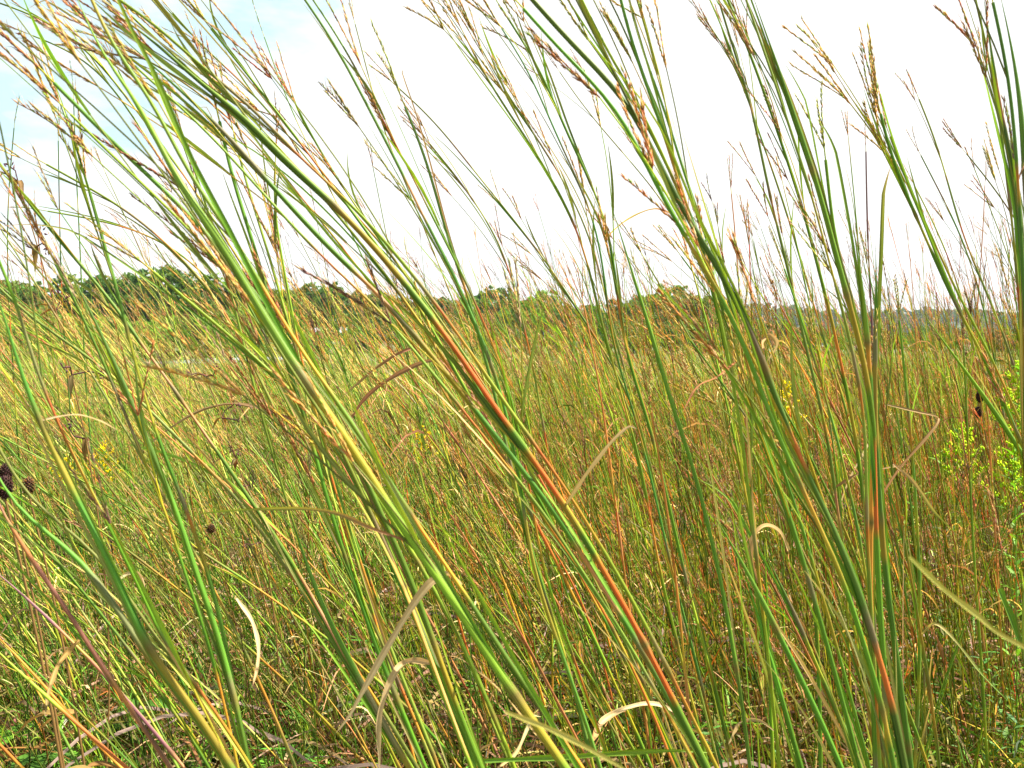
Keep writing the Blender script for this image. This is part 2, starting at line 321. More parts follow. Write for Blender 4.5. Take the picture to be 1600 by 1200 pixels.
def stalk_parts(P, r0, o, lod=0):
    """P: path from base to tip. returns list of (part name, MB, material)."""
    parts = []; L_ = np.r_[0, np.cumsum(np.linalg.norm(np.diff(P, axis=0), axis=1))]; tot = L_[-1]
    n = len(P); s = L_ / tot; seed = rng.uniform(0, 90); sides = 8 if lod == 0 else 6
    col0 = o.get('col', GREEN); red = o.get('redc', RED); reds = o.get('reds')
    T = np.gradient(P, axis=0); T /= np.linalg.norm(T, axis=1)[:, None]
    nodes = []; x = rng.uniform(.05, .12)
    while x < tot * .93: nodes.append(x); x += rng.uniform(.15, .27)
    nodes.append(tot + .3)
    rad = np.zeros(n); C = np.zeros((n, sides, 3)); vv = proj(P)[1]
    stripe = np.cos(np.linspace(0, 2 * np.pi, sides, endpoint=False) + rng.uniform(0, 6))[:, None]
    alt = jit(o.get('alt', LIME), .15); base = jit(col0, .12); rbase = jit(red, .15); culm = jit(YEL * .7 + GREEN * .3, .15)
    info = []
    for a_, b_ in zip([-.3] + nodes[:-1], nodes):
        fs = rng.uniform(.45, .95); info.append((a_, b_, fs, jit(base, .12), rng.random() < o.get('pr', .45), rng.random()))
    taper = r0 * (1 - (.62 if lod else (.5 if o.get('head', 1) else .25)) * s ** 1.4)
    for i in range(n):
        for (a_, b_, fs, cb, isred, q) in info:
            if a_ <= L_[i] < b_:
                f = (L_[i] - a_) / (b_ - a_); sheath = f < fs; exposed_red = isred
                if reds is not None:
                    inr = any(y0 <= vv[i] <= y1 for y0, y1 in reds); sheath = not inr and (f < fs or True); exposed_red = inr
                dn = min(L_[i] - a_, b_ - L_[i])
                if sheath:
                    rad[i] = taper[i] * (1.0 + .06 * (1 - f / max(fs, .01))); c = cb + (alt - cb) * np.clip(stripe * .9 - .15, 0, 1) * (.25 + .75 * q)
                    if f > fs * .8 and q > .5: c = c * .6 + ORANGE * .4
                    if f < .15 and q < .35: c = c * .5 + PURP * .8
                else:
                    rad[i] = taper[i] * .78; g = (f - fs) / (1 - fs + 1e-6)
                    c = (rbase * (.35 + .65 * g) + culm * (.65 - .65 * g)) if exposed_red else culm * (1 - .3 * g) + cb * .3 * g
                    if reds is not None:
                        e_ = min([min(max(vv[i] - y0, 0) / 60, 1) for y0, y1 in reds if y0 <= vv[i] <= y1] or [1])
                        c = rbase * (.55 + .45 * e_) * rng.uniform(.86, 1.1) + ORANGE * .3 * (1 - e_) + culm * .12
                    c = np.broadcast_to(c, (sides, 3)) * (1 + .15 * stripe)
                if dn < .004: rad[i] = taper[i] * 1.22; c = np.broadcast_to(BROWN * .5 + .3 * cb, (sides, 3))
                C[i] = c; break
        else: rad[i] = taper[i] * .7; C[i] = culm
    if not o.get('head', 1): rad = rad * np.clip((1 - s) * 9, .04, 1)
    mb = MB(); tube(mb, P, rad, np.clip(C, .003, .9), sides, seed); parts.append(('stem', mb, M_STEM))
    # leaf blades that hug the stem
    nb = o.get('nb', 3); cand = [x for x in nodes[:-1] if tot * o.get('lb0', .15) < x < tot * .9]; rng.shuffle(cand)
    for x in cand[:nb]:
        i = int(np.searchsorted(L_, x)); i = min(i, n - 2); d = T[i]; ln = rng.uniform(.22, .42) * o.get('bl', 1.)
        side = nrm(np.cross(d, [0, -1, 0]) * rng.choice([-1, 1]) + rv() * .4); m = 16 if lod == 0 else 9; t = np.linspace(0, 1, m)
        droop = o.get('droop', .05) * rng.uniform(.2, 2.2)
        # start along the sheath, follow the stem curve, then diverge
        Q = np.array([np.array([np.interp(x + ln * tt, L_, P[:, k]) for k in range(3)]) for tt in t])
        Q = Q + np.outer(t * max(0, (x + ln - tot)) , T[-1]) * (1 if x + ln > tot else 0)
        Q = Q + side * (taper[i] * .9) + np.outer(t ** 1.6, side) * ln * rng.uniform(.0, .13) + np.outer(t ** 3, [rng.normal(-.1, .2), 0, -1]) * ln * droop
        c0 = jit(o.get('leafc', GREEN if rng.random() < .75 else LIME), .2); tip = jit(TAN if rng.random() < .5 else LIME, .15)
        if rng.random() < o.get('pdry', .15): c0 = jit(TAN, .2)
        cc = c0 * (1 - t[:, None] ** 2.5) + tip * t[:, None] ** 2.5
        wd = 2 * taper[i] * rng.uniform(.5, .9) * np.clip(np.sin(np.pi * (.12 + .88 * t)) ** .6, .02, 1) * (1 - .25 * t); wd[-1] = .0003
        mb = MB(); ribbon(mb, Q, wd, cc, nrm(np.array([0, -1, .25]) + rv() * .5), rng.uniform(.25, .9), rng.uniform(-1.2, 1.2), rng.uniform(0, 50)); parts.append(('leaf_blade', mb, M_LEAF))
    # flowering branches
    hc = o.get('hc', HPUR); size = o.get('hs', 1.) * (1.05 if lod == 0 else 1.05)
    if o.get('head', 1):
        mb = MB(); tube(mb, np.array([P[-1] - T[-1] * .01, P[-1] + T[-1] * .02]), r0 * .25, culm, 4); turkeyfoot(mb, P[-1] + T[-1] * .015, T[-1], hc, o.get('k', 3), size); parts.append(('seed_head', mb, M_HEAD))
    for b in range(o.get('br', 2) if lod == 0 else o.get('br', 2)):
        x = tot * rng.uniform(o.get('b0', .62), .95); i = min(int(np.searchsorted(L_, x)), n - 3); d = nrm(T[i] + nrm(np.cross(T[i], [0, 1, 0])) * rng.normal(0, .10) + rv() * .04)
        ln = rng.uniform(.09, .24); t = np.linspace(0, 1, 7); tgt = P[min(n - 1, i + 6)]
        Q = P[i] + np.outer(t, d) * ln + np.outer(t ** 2, [-1, 0, -.15]) * ln * rng.uniform(0, .15)
        mb = MB(); tube(mb, Q, np.linspace(r0 * .32, .0006, 7), jit(culm if rng.random() < .5 else OLIVE, .2), 5, seed)
        turkeyfoot(mb, Q[-1], Q[-1] - Q[-2], jit(hc, .15), int(rng.integers(2, 4)), size, 0, None, .2)
        # small sheath leaf on the branch
        if rng.random() < .7:
            tt = np.linspace(0, 1, 7); QQ = Q[2] + np.outer(tt, d) * rng.uniform(.08, .16) + np.outer(tt ** 2, rv()) * .012
            ribbon(mb, QQ, .0036 * np.clip(np.sin(np.pi * (.2 + .8 * tt)), .03, 1), jit(LIME if rng.random() < .4 else OLIVE, .2), [0, -1, .2], .5, 0, seed)
        parts.append(('seed_head', mb, M_HEAD))
    return parts
def to_ground(P):      # P tip..lowest; continue to the soil, straightening up; returns base..tip
    P = list(P); n0 = len(P); d = nrm(P[-1] - P[-2]); st = .06
    while P[-1][2] > 0 and len(P) < n0 + 120:
        d = nrm(d * .972 + np.array([0, 0, -1]) * .028); P.append(P[-1] + d * st)
    P = np.array(P[::-1]); return P
HERO = []
def hero(label, wpx, xy, **o):
    pts = np.array(xy, float).reshape(-1, 2)
    Y = o.get('Y') or min(12.5 / wpx, 1.35 * F / max(536 - pts[:, 1].min(), 60)) ; Y = max(Y, .5)
    k = o.get('tilt', rng.normal(0, .05)); W = []
    for u_, v_ in pts:
        z = (536 - v_) / F * Y; W.append(pt(u_, v_, Y * (1 + k * z / max(Y, .5))))
    lenpx = np.linalg.norm(np.diff(pts, axis=0), axis=1).sum(); W = spline(W, max(8, int(lenpx / 14)))
    for _ in range(int(6 + 60 / wpx ** .5)): W[1:-1] = W[1:-1] * .5 + (W[:-2] + W[2:]) * .25
    P = to_ground(W); P = spline(P, int(max(40, np.linalg.norm(np.diff(P, axis=0), axis=1).sum() / .016)))
    base = P[0].copy(); base[2] = 0
    root = empty('grass_stalk', base)
    for nm, m_, mt in stalk_parts(P, wpx * (.77 if pts[:, 0].mean() < 1120 else .92) * Y / F / 2, o): m_.build(nm, mt, root, base)
    tag(root, label, 'grass stalk', 'bluestem stalks in the foreground'); HERO.append((root, P, Y, base, label))
    if 'comp' in o:
        nm, d0, d1, cw, cc = o.pop('comp'); t = np.linspace(0, 1, len(pts))[:, None]; tn = np.gradient(pts, axis=0); tn /= np.linalg.norm(tn, axis=1)[:, None]
        q = pts + np.c_[tn[:, 1], -tn[:, 0]] * (d0 * (1 - t) + d1 * t); q = np.vstack([q[0] + (q[1] - q[0]) * rng.uniform(.2, .7), q[1:]])
        hero(f'{cw} stalk running along the {"right" if d0 + d1 > 0 else "left"} side of {nm}', wpx * .7, q.ravel(), col=cc, nb=4, br=2, hc=o.get('hc', RUST), Y=Y * (1.04 if d1 > 0 else .97), redc=RED * .9 if len(HERO) % 2 else ORANGE * .9, pr=.85, pdry=.1, tilt=k, b0=.8)
    return root
G = GLAUC
# ---- the big diagonal bundle
hero('thickest foreground stalk crossing the photo diagonally, with long orange-red joints', 16, [110,-25, 233,57, 300,120, 387,187, 433,240, 533,330, 593,395, 673,493, 733,577, 786,655, 866,765, 966,930, 1040,1070, 1095,1180], reds=[(515, 670), (700, 790), (880, 1090)], col=DKG*1.4, alt=LIME, redc=RED*1.05, head=0, br=3, nb=4, pdry=0, Y=.80, comp=('the thickest diagonal stalk', 22, 14, 'lime-green', LIME*.8))
hero('dark green stalk running just below the thickest orange-jointed stalk', 13, [150,20, 230,95, 340,195, 433,300, 533,407, 583,450, 666,545, 746,645, 806,722, 866,800, 930,900, 1000,1010, 1070,1140], reds=[(430, 475), (860, 950)], col=DKG*1.5, redc=PINK, head=0, br=2, nb=4, pdry=0, Y=.90, comp=('the dark green diagonal stalk', -20, -12, 'yellow-green', OLIVE*1.3))
hero('slimmer stalk with bright red joints beside the thickest diagonal stalk', 9, [200,20, 330,140, 440,235, 560,375, 640,480, 700,570, 770,690, 850,810, 930,930, 1010,1090, 1050,1190], reds=[(560, 760), (830, 1000), (1040, 1200)], redc=RED*.95, alt=YEL, nb=3, br=3, Y=1.0, hc=GOLD)
hero('blue-green stalk with a yellow edge running from top left to bottom centre', 20, [105,-40, 147,60, 167,97, 207,147, 233,193, 280,287, 320,343, 353,393, 387,450, 443,543, 500,627, 533,673, 580,747, 620,810, 680,897, 730,973, 773,1040, 826,1117, 880,1195], reds=[], col=G, alt=LIME, head=0, br=4, nb=5, hc=GOLD, pdry=0, Y=.64, comp=('the yellow-edged blue-green stalk', 20, 22, 'grey-green', GLAUC))
hero('blue-green stalk close behind the yellow-edged one at upper left', 15, [85,130, 167,213, 227,270, 287,327, 345,390, 410,470, 450,545, 500,615, 545,690, 590,790, 640,900, 676,1000, 720,1120, 750,1195], col=G, alt=LIME, hc=RUST, br=4, nb=4, k=2, Y=.78, reds=[], comp=('the upper left blue-green stalk', -16, -14, 'olive', OLIVE))
hero('light green stalk leaning left between the two blue-green ones', 12, [240,425, 290,467, 353,520, 400,560, 467,623, 530,700, 600,790, 660,890, 700,960, 760,1090, 800,1190], col=LIME*.8, hc=GOLD, br=3, nb=2, Y=.95, reds=[])
hero('olive stalk tipped with a long arching golden spike at upper left', 8, [73,257, 133,290, 187,320, 240,360, 290,410, 340,465, 380,540, 430,640, 480,750, 540,880, 600,1010, 650,1130], col=OLIVE, hc=GOLD, k=1, br=1)
hero('thin stalk with a nearly level yellow spike below the arching golden spike', 6, [75,330, 140,340, 213,357, 250,372, 300,405, 350,460, 400,540, 455,640, 510,760, 560,880, 600,1000], col=LIME*.7, hc=STRAW, k=1, br=0)
hero('green stalk entering at the left edge above the horizon, red at mid height', 11, [-30,215, 0,257, 47,320, 105,390, 143,433, 187,487, 227,547, 267,600, 307,660, 360,735, 400,795, 470,900, 533,1015, 600,1130, 640,1195], reds=[(535, 600), (640, 700), (890, 1060)], redc=PINK*1.1, alt=LIME, hc=HPUR, br=3, nb=3)
hero('bright lime-tipped stalk standing in front of the left treeline', 14, [92,395, 108,420, 133,470, 167,540, 200,617, 227,683, 260,760, 277,800, 307,900, 333,967, 360,1067, 380,1150, 390,1200], col=G*.9, alt=LIME, head=0, br=1, nb=4, reds=[], pdry=0, comp=('the lime-tipped stalk', -14, -18, 'green', GREEN))
hero('long low olive stalk crossing the left treeline toward the lower middle', 9, [-30,420, 27,480, 100,533, 147,562, 200,607, 233,640, 283,690, 333,740, 390,800, 440,880, 500,960, 560,1050, 610,1130], col=OLIVE, alt=LIME, redc=RED, br=1, nb=2, hc=RUST, pr=.6)
hero('broad dark stalk at the left edge with purple-brown joints', 17, [-40,380, 0,470, 22,550, 45,617, 73,683, 100,740, 130,800, 167,870, 200,940, 240,1030, 293,1093, 350,1180], col=DKG*1.4, alt=G, reds=[], head=0, nb=4, br=2, Y=.62, pdry=0, comp=('the broad dark left-edge stalk', 24, 26, 'bright green', GREEN*1.3))
hero('blue-green stalk in the lower left corner, pale along one edge', 15, [-60,640, 0,750, 27,800, 113,860, 167,927, 200,977, 240,1040, 293,1100, 350,1190], col=G*1.1, alt=LIME, reds=[], head=0, nb=3, br=0, Y=.66, comp=('the blue-green lower left stalk', 22, 28, 'green and orange', OLIVE))
hero('pinkish purple stalk along the left edge at mid height', 11, [-60,660, 0,795, 50,875, 107,957, 143,1013, 180,1073, 233,1150, 260,1190], col=PINK*.6, alt=PINK, redc=PINK, pr=1, head=0, nb=1, br=0, Y=.95)
hero('orange-red stem low in the bottom left corner', 10, [-60,935, 0,1000, 50,1047, 100,1110, 150,1160, 200,1210], col=ORANGE*.8, reds=[(980, 1200)], redc=ORANGE*1.05, head=0, nb=0, br=0, Y=1.0)
hero('yellow-green stem turning vivid orange in the bottom left corner', 12, [-60,960, 0,1023, 67,1083, 100,1112, 133,1143, 187,1190, 215,1215], col=LIME, alt=YEL, reds=[(1112, 1230)], redc=RED, head=0, nb=0, br=0, Y=.9)
hero('reddish brown stem dipping through the bottom left below the pink stalk', 9, [-50,860, 0,897, 67,957, 120,1010, 170,1060, 230,1130, 280,1190], col=PURP*1.6, redc=PINK, pr=1, head=0, nb=1, br=0, Y=1.05)
hero('green stalk with twin hugging leaves just right of the lime-tipped stalk', 12, [140,300, 165,390, 190,480, 215,580, 245,680, 293,800, 320,880, 337,933, 353,1007, 367,1087, 385,1180], col=GREEN, alt=G, nb=4, br=2, hc=GOLD, Y=1.0)
hero('upright green stalk rising left of centre from the bottom, fresh green', 13, [343,190, 360,267, 377,323, 400,393, 412,440, 430,500, 455,590, 480,660, 500,740, 530,840, 560,930, 595,1030, 640,1140], col=GREEN*1.1, alt=LIME, nb=4, br=3, hc=RUST, Y=.98, reds=[], comp=('the fresh green upright stalk', 18, 20, 'blue-green', GLAUC*1.1))
hero('stalk bearing a hooked rusty spike above the left treeline', 8, [430,255, 424,300, 433,367, 442,410, 458,500, 480,600, 505,700, 540,820, 575,930, 610,1050], col=OLIVE, hc=RUST, nb=2, br=1, head=1, k=2)
hero('slim purple-green stalk left of the hooked rusty spike', 8, [287,213, 300,253, 320,317, 338,367, 352,430, 375,510, 395,600, 410,653, 443,767, 480,887, 513,970, 560,1070, 600,1150], col=OLIVE, alt=PURP, hc=HPUR, nb=3, br=2)
hero('stalk with a dense golden plume high at the upper left', 9, [330,45, 365,90, 395,125, 425,165, 455,205, 520,290, 590,385, 650,470, 700,560, 745,640, 800,745, 860,860], col=GREEN, hc=GOLD*1.1, k=4, br=3, nb=3, b0=.86, hs=1.25)
hero('stalk with bristly rust-red heads above the treeline, left of centre', 8, [467,173, 493,228, 520,267, 560,330, 620,410, 670,480, 720,560, 765,640, 820,740, 880,850, 940,960], col=GREEN, hc=RUST*1.2, k=4, br=4, b0=.84, nb=2, hs=1.1)
hero('slender stalk with open brown heads at the very top left', 7, [270,20, 307,67, 360,110, 410,160, 447,207, 493,267, 540,318, 600,385, 660,460, 720,545, 780,640], col=OLIVE, hc=BROWN*1.3, br=3, nb=2, k=3)
hero('long blue-green stalk leaning in from the top, left of centre', 10, [470,-10, 505,40, 533,83, 560,140, 593,200, 615,245, 640,293, 670,357, 705,420, 740,500, 780,600, 800,690, 818,790, 833,890, 866,987, 886,1047, 906,1100, 935,1190], col=G, reds=[(290, 345)], redc=PINK, nb=5, br=2, Y=1.0, pdry=0, comp=('the long blue-green stalk', 10, 16, 'slim green', GREEN))
hero('pale yellow-green stalk tipped with narrow spikes right of the long blue-green one', 10, [633,167, 650,205, 666,250, 690,333, 706,400, 726,440, 746,517, 773,613, 786,673, 800,735, 815,800, 835,880, 870,980, 900,1090, 925,1190], col=G, alt=LIME, hc=STRAW, k=2, br=1, nb=3, Y=1.12)
hero('thin stalk crowned by one small feathery pale head near the top', 4, [555,38, 564,70, 577,120, 592,190, 640,300, 680,400, 720,500, 760,600, 790,690], col=OLIVE, hc=TAN, k=3, br=0, nb=1)
hero('thin stalk with branching brown heads left of the top centre', 6, [620,135, 660,167, 696,207, 726,250, 760,290, 786,323, 816,360, 846,397, 875,440, 905,490, 950,555, 985,620, 1010,700, 1035,800], col=OLIVE, hc=BROWN*1.3, k=3, br=4, nb=2)
hero('stalk with drooping red-brown heads below the branching brown ones', 6, [672,225, 720,283, 750,327, 780,370, 800,430, 818,510, 833,567, 846,653, 860,720, 868,800, 880,900], col=OLIVE, hc=RUST, k=4, br=5, nb=2, b0=.7)
hero('green stalk with forked brown head at top centre', 8, [726,55, 745,95, 770,140, 800,185, 840,240, 868,290, 890,330, 918,400, 933,483, 956,560, 980,650, 1000,720, 1015,800, 1033,905, 1060,1010, 1085,1110], col=GREEN, alt=LIME, hc=GOLD*.9, k=3, br=6, nb=5, b0=.72, Y=1.35, comp=('the forked brown-headed stalk', 14, 16, 'olive', OLIVE))
hero('tall stalk with a long knobbly tan spike just right of top centre', 9, [783,12, 805,48, 826,73, 853,127, 873,177, 893,227, 916,267, 940,323, 958,390, 966,487, 978,550, 993,600, 1016,665, 1030,727, 1048,800, 1070,900, 1100,1010, 1130,1130], col=GREEN, hc=GOLD, k=1, br=5, nb=5, b0=.7, Y=1.3, redc=RED, pr=.6, comp=('the stalk with the knobbly tan spike', -16, -18, 'dark green', DKG*1.6))
hero('green stalk topped by a sharp upright leaf, centre right', 10, [948,300, 960,335, 972,370, 985,420, 1002,470, 1024,540, 1043,612, 1066,680, 1089,745, 1103,810, 1123,887, 1136,960, 1149,1033, 1163,1120, 1172,1200], col=G*.9, reds=[], head=0, br=0, nb=4, Y=1.1, leafc=G)
hero('dark heavy stalk right of centre, red below its joint near the bottom right', 17, [815,-20, 883,57, 930,105, 973,150, 1003,200, 1033,262, 1068,330, 1111,400, 1156,480, 1193,567, 1226,660, 1253,722, 1290,800, 1320,870, 1346,933, 1366,1007, 1390,1080, 1410,1180], col=DKG*1.3, alt=OLIVE, reds=[(665, 725), (1005, 1090)], redc=RED, head=1, br=4, nb=5, Y=.75, hc=RUST, pdry=0, comp=('the dark heavy stalk', -20, -16, 'lime-edged green', GREEN*1.1))
hero('upright stalk of the heavy clump, orange above the horizon, right of centre', 11, [965,-20, 985,60, 1000,110, 1023,160, 1036,207, 1053,262, 1070,315, 1095,380, 1118,440, 1133,493, 1156,577, 1178,650, 1209,733, 1230,797, 1262,900, 1290,1000, 1320,1110], col=GREEN, alt=LIME, reds=[(205, 330), (560, 640)], redc=ORANGE*.8, nb=5, br=4, Y=.95, hc=GOLD, comp=('the orange-jointed heavy-clump stalk', 12, 14, 'green', GREEN))
hero('lime-green stalk with seed spikes at the top of the heavy right-centre clump', 10, [900,-20, 930,45, 955,90, 985,140, 1005,180, 1036,240, 1060,300, 1090,370, 1110,420, 1125,500, 1140,570, 1155,650, 1165,730], col=LIME*.7, alt=LIME, hc=STRAW, nb=5, br=5, Y=1.05, reds=[])
hero('thin branch stalk with paired rusty spikes between the two centre clumps', 4, [915,115, 947,155, 975,190, 1000,250, 1040,310, 1075,370, 1110,440, 1150,520, 1180,600], col=STRAW*.8, hc=RUST, k=3, br=2, nb=1)
hero('very thin stalk with sparse dark spikes left of the heavy clump', 4, [875,113, 895,150, 930,190, 975,240, 1010,280, 1050,330, 1090,400, 1130,480], col=OLIVE, hc=HPUR, k=2, br=2, nb=0)
hero('tall smooth green stalk leaving the top edge, right of the heavy clump', 11, [1172,-20, 1190,35, 1206,77, 1226,133, 1249,207, 1279,293, 1302,385, 1320,450, 1335,500, 1348,560, 1362,625, 1366,677, 1368,797, 1372,900, 1378,1000], col=GREEN, reds=[(690, 830)], redc=RED, head=0, br=2, nb=4, Y=1.1, b0=.55, comp=('the tall smooth green stalk', -12, -14, 'olive', OLIVE))
hero('stalk with a forking green top, second of three beside the smooth tall one', 8, [1133,-10, 1150,30, 1166,67, 1199,157, 1226,240, 1253,317, 1273,400, 1296,483, 1319,590, 1336,677, 1350,780, 1360,900], col=GREEN, reds=[(520, 590), (780, 900)], redc=RED, hc=RUST, br=4, nb=3)
hero('purple-brown stalk with feathery side heads, leftmost of three right of centre', 7, [1123,0, 1149,87, 1173,157, 1189,240, 1209,333, 1226,400, 1246,483, 1266,573, 1293,677, 1308,797, 1325,900], col=OLIVE, alt=PURP, redc=PINK, pr=.8, hc=RUST, br=5, nb=1)
hero('fine stalk with a loose brown head beside the purple-brown stalk', 5, [1100,28, 1119,50, 1146,90, 1166,140, 1183,207, 1199,240, 1219,300, 1249,397, 1275,490, 1300,570, 1330,660, 1345,760], col=OLIVE, hc=BROWN*1.4, k=3, br=4, nb=1)
hero('straight thin spike stalk standing bolt upright, dark maroon', 5, [1353,237, 1354,300, 1356,397, 1361,460, 1363,533, 1366,640, 1370,760], col=PURP*1.3, redc=PURP*1.5, pr=1, hc=PURP*1.3, k=1, br=0, nb=1)
hero('leafy green stalk among the right-hand group, bright against the sky', 10, [1290,250, 1296,300, 1303,380, 1320,430, 1343,500, 1352,580, 1366,660, 1374,760, 1385,880], col=GREEN*1.2, alt=LIME, nb=4, br=2, hc=STRAW, lb0=.4)
hero('orange-jointed stalk in the right-hand upright group', 11, [1330,330, 1340,400, 1350,470, 1358,560, 1362,640, 1362,760, 1360,880, 1362,1000, 1366,1120], col=GREEN, reds=[(540, 590), (740, 960)], redc=ORANGE, head=0, br=0, nb=2, Y=1.2)
hero('deep green stalk with a shiny folded leaf in the right-hand group', 11, [1368,380, 1370,440, 1368,520, 1366,600, 1368,680, 1374,780, 1384,900, 1400,1020], col=DKG*1.5, alt=G, reds=[], head=0, br=0, nb=3, Y=1.25)
hero('stalk crowned with the densest amber seed plume against the right sky', 9, [1376,178, 1386,233, 1413,293, 1436,353, 1463,405, 1486,467, 1526,533, 1560,610, 1590,680, 1630,770], col=GREEN, hc=GOLD*1.05, k=5, br=5, b0=.84, nb=3, Y=1.35, hs=1.15, comp=('the amber-plumed stalk', 8, 12, 'lime-green', LIME*.7))
hero('thin stalk with paired narrow heads right of the amber plume', 5, [1436,155, 1455,195, 1475,260, 1495,340, 1513,397, 1540,450, 1565,510, 1590,590], col=OLIVE, hc=RUST, k=2, br=2, nb=1)
hero('thin stalk with one small head between amber plume and right clump', 4, [1439,243, 1459,287, 1493,340, 1515,400, 1535,470, 1555,560, 1570,660], col=GREEN, hc=HPUR, k=2, br=1, nb=1)
hero('stalk bearing a short golden head low beside the amber plume', 4, [1430,292, 1453,333, 1480,390, 1500,450, 1520,530, 1540,630], col=STRAW, hc=GOLD, k=2, br=2, nb=1)
hero('thick dark stalk at the top of the right edge clump', 14, [1560,-20, 1572,30, 1586,100, 1594,160, 1600,230, 1606,330, 1612,450, 1620,600], col=DKG*1.3, alt=OLIVE, reds=[], head=0, nb=3, br=2, Y=.9, pdry=0, comp=('the thick dark right-edge stalk', -14, -12, 'slim dark green', DKG*1.5))
hero('dark green stalk with maroon streaks, left side of the right edge clump', 12, [1535,-20, 1543,45, 1550,87, 1563,167, 1576,240, 1590,300, 1597,370, 1600,450, 1602,560, 1604,680], col=DKG*1.3, alt=PINK, reds=[(120, 200), (400, 500)], redc=PINK*.8, head=0, nb=3, br=4, b0=.5, Y=1.0, hc=RUST)
hero('slim stalk with tan side spikes in the right edge clump', 7, [1522,-10, 1535,40, 1546,95, 1556,150, 1566,215, 1576,300, 1585,380, 1592,470], col=OLIVE, hc=GOLD, br=6, nb=2, b0=.55)
hero('fine stalk with twin slanting heads left of the right edge clump', 4, [1510,240, 1540,270, 1573,317, 1600,365, 1640,430], col=OLIVE, hc=RUST, k=3, br=2, nb=0, Y=2.)
hero('bright green leafy stem slanting across the right edge at mid height', 10, [1433,478, 1450,500, 1483,545, 1523,600, 1560,650, 1600,715, 1650,790], col=GREEN*1.3, alt=LIME, reds=[], head=0, br=0, nb=2, Y=1.2)
hero('fresh bright green stem rising from the bottom right centre', 12, [1105,790, 1123,815, 1150,860, 1176,910, 1200,955, 1219,997, 1253,1063, 1283,1127, 1313,1197], col=GREEN*1.5, alt=G*1.3, reds=[], head=0, br=0, nb=1, Y=1.05)
hero('straight dark green upright stem in the lower right', 8, [1262,790, 1268,850, 1273,933, 1278,1020, 1280,1067, 1282,1140, 1282,1200], col=DKG*1.6, reds=[], head=0, br=0, nb=1, Y=1.5)
hero('green stem with a broad folded leaf in the lower right', 11, [1160,880, 1183,960, 1196,1000, 1209,1050, 1233,1133, 1252,1200], col=GREEN*1.2, alt=G, reds=[], head=0, br=0, nb=3, Y=1.15, leafc=GREEN)
hero('broad-leaved olive stem low in the bottom right', 10, [1190,850, 1203,883, 1246,967, 1273,1033, 1306,1110, 1345,1195], col=OLIVE, alt=ORANGE, head=0, br=0, nb=3, Y=1.3)
hero('vivid red stem low in the bottom centre', 7, [840,820, 875,870, 905,930, 930,990, 950,1060, 965,1130], col=RED, reds=[(800, 1200)], redc=RED*.9, head=0, br=0, nb=0)
hero('orange stem rising through the thatch at the bottom centre', 7, [735,800, 765,860, 800,930, 815,990, 838,1050, 855,1120, 875,1190], col=OLIVE, reds=[(900, 1120)], redc=ORANGE, head=0, br=0, nb=1)
hero('dark red stem in the lower left centre', 7, [655,750, 672,810, 690,880, 715,960, 730,1020, 760,1110, 790,1180], col=OLIVE, reds=[(790, 880), (940, 1100)], redc=RED*.7, head=0, br=0, nb=1)
hero('stiff blue-green stalk low at lower left with a broad leaf', 13, [440,760, 463,830, 480,887, 513,970, 540,1020, 566,1067, 600,1133, 640,1200], col=G, reds=[], head=0, br=0, nb=3, Y=.95, leafc=G)
hero('green stalk ending at a pale ring-like joint in the bottom centre left', 14, [500,660, 540,730, 580,800, 620,900, 650,965, 690,1060, 740,1173], col=G*.9, alt=PURP, reds=[], head=0, br=0, nb=3, Y=.85)
hero('dark upright spike left of the tall clump, second of three thin spikes', 4, [115,155, 117,230, 122,330, 126,400, 130,520, 136,640, 150,760], col=DKG*1.2, hc=DKG*1.5, k=1, br=0, nb=1, Y=2.4)
hero('thin dark spike topping the left sky, leftmost of three thin spikes', 4, [22,200, 15,270, 10,360, 14,480, 22,600], col=DKG*1.2, hc=DKG*1.5, k=1, br=0, nb=1, Y=2.6)
hero('thin spike with a swollen green tip, between two darker spikes at left', 4, [91,220, 92,280, 94,390, 98,500, 108,620], col=DKG*1.4, hc=GREEN, k=2, br=0, nb=1, Y=2.6)
hero('dark needle-like spike high above the golden plume', 4, [413,58, 432,110, 447,160, 480,225, 533,330, 580,430, 620,520], col=DKG*1.4, hc=DKG*1.6, k=1, br=0, nb=1, Y=2.1)
hero('slender green stem ending in small purple heads above the pond', 6, [185,110, 230,200, 290,300, 340,390, 390,480, 440,570, 480,660], col=GREEN, hc=HPUR, br=3, nb=2)
hero('stalk with a red upper branch crossing the top left bundle', 6, [173,67, 233,92, 283,125, 335,162, 400,225, 460,295, 530,380, 600,470, 660,560], col=ORANGE*.6, redc=RED, pr=1, hc=GOLD, br=3, nb=1, k=2)
hero('stalk with a level brown spike entering the top left corner', 7, [0,5, 33,12, 60,25, 110,52, 150,90, 190,140, 240,210, 300,290, 360,385, 420,480, 480,590], col=OLIVE, hc=GOLD*.8, k=1, br=3, nb=2, b0=.8)
hero('stalk with a curved purple-brown spike just below the top left corner', 6, [52,56, 100,70, 140,92, 165,115, 200,170, 245,240, 290,310, 330,380, 380,470], col=OLIVE, hc=HPUR, k=2, br=2, nb=1, b0=.85)

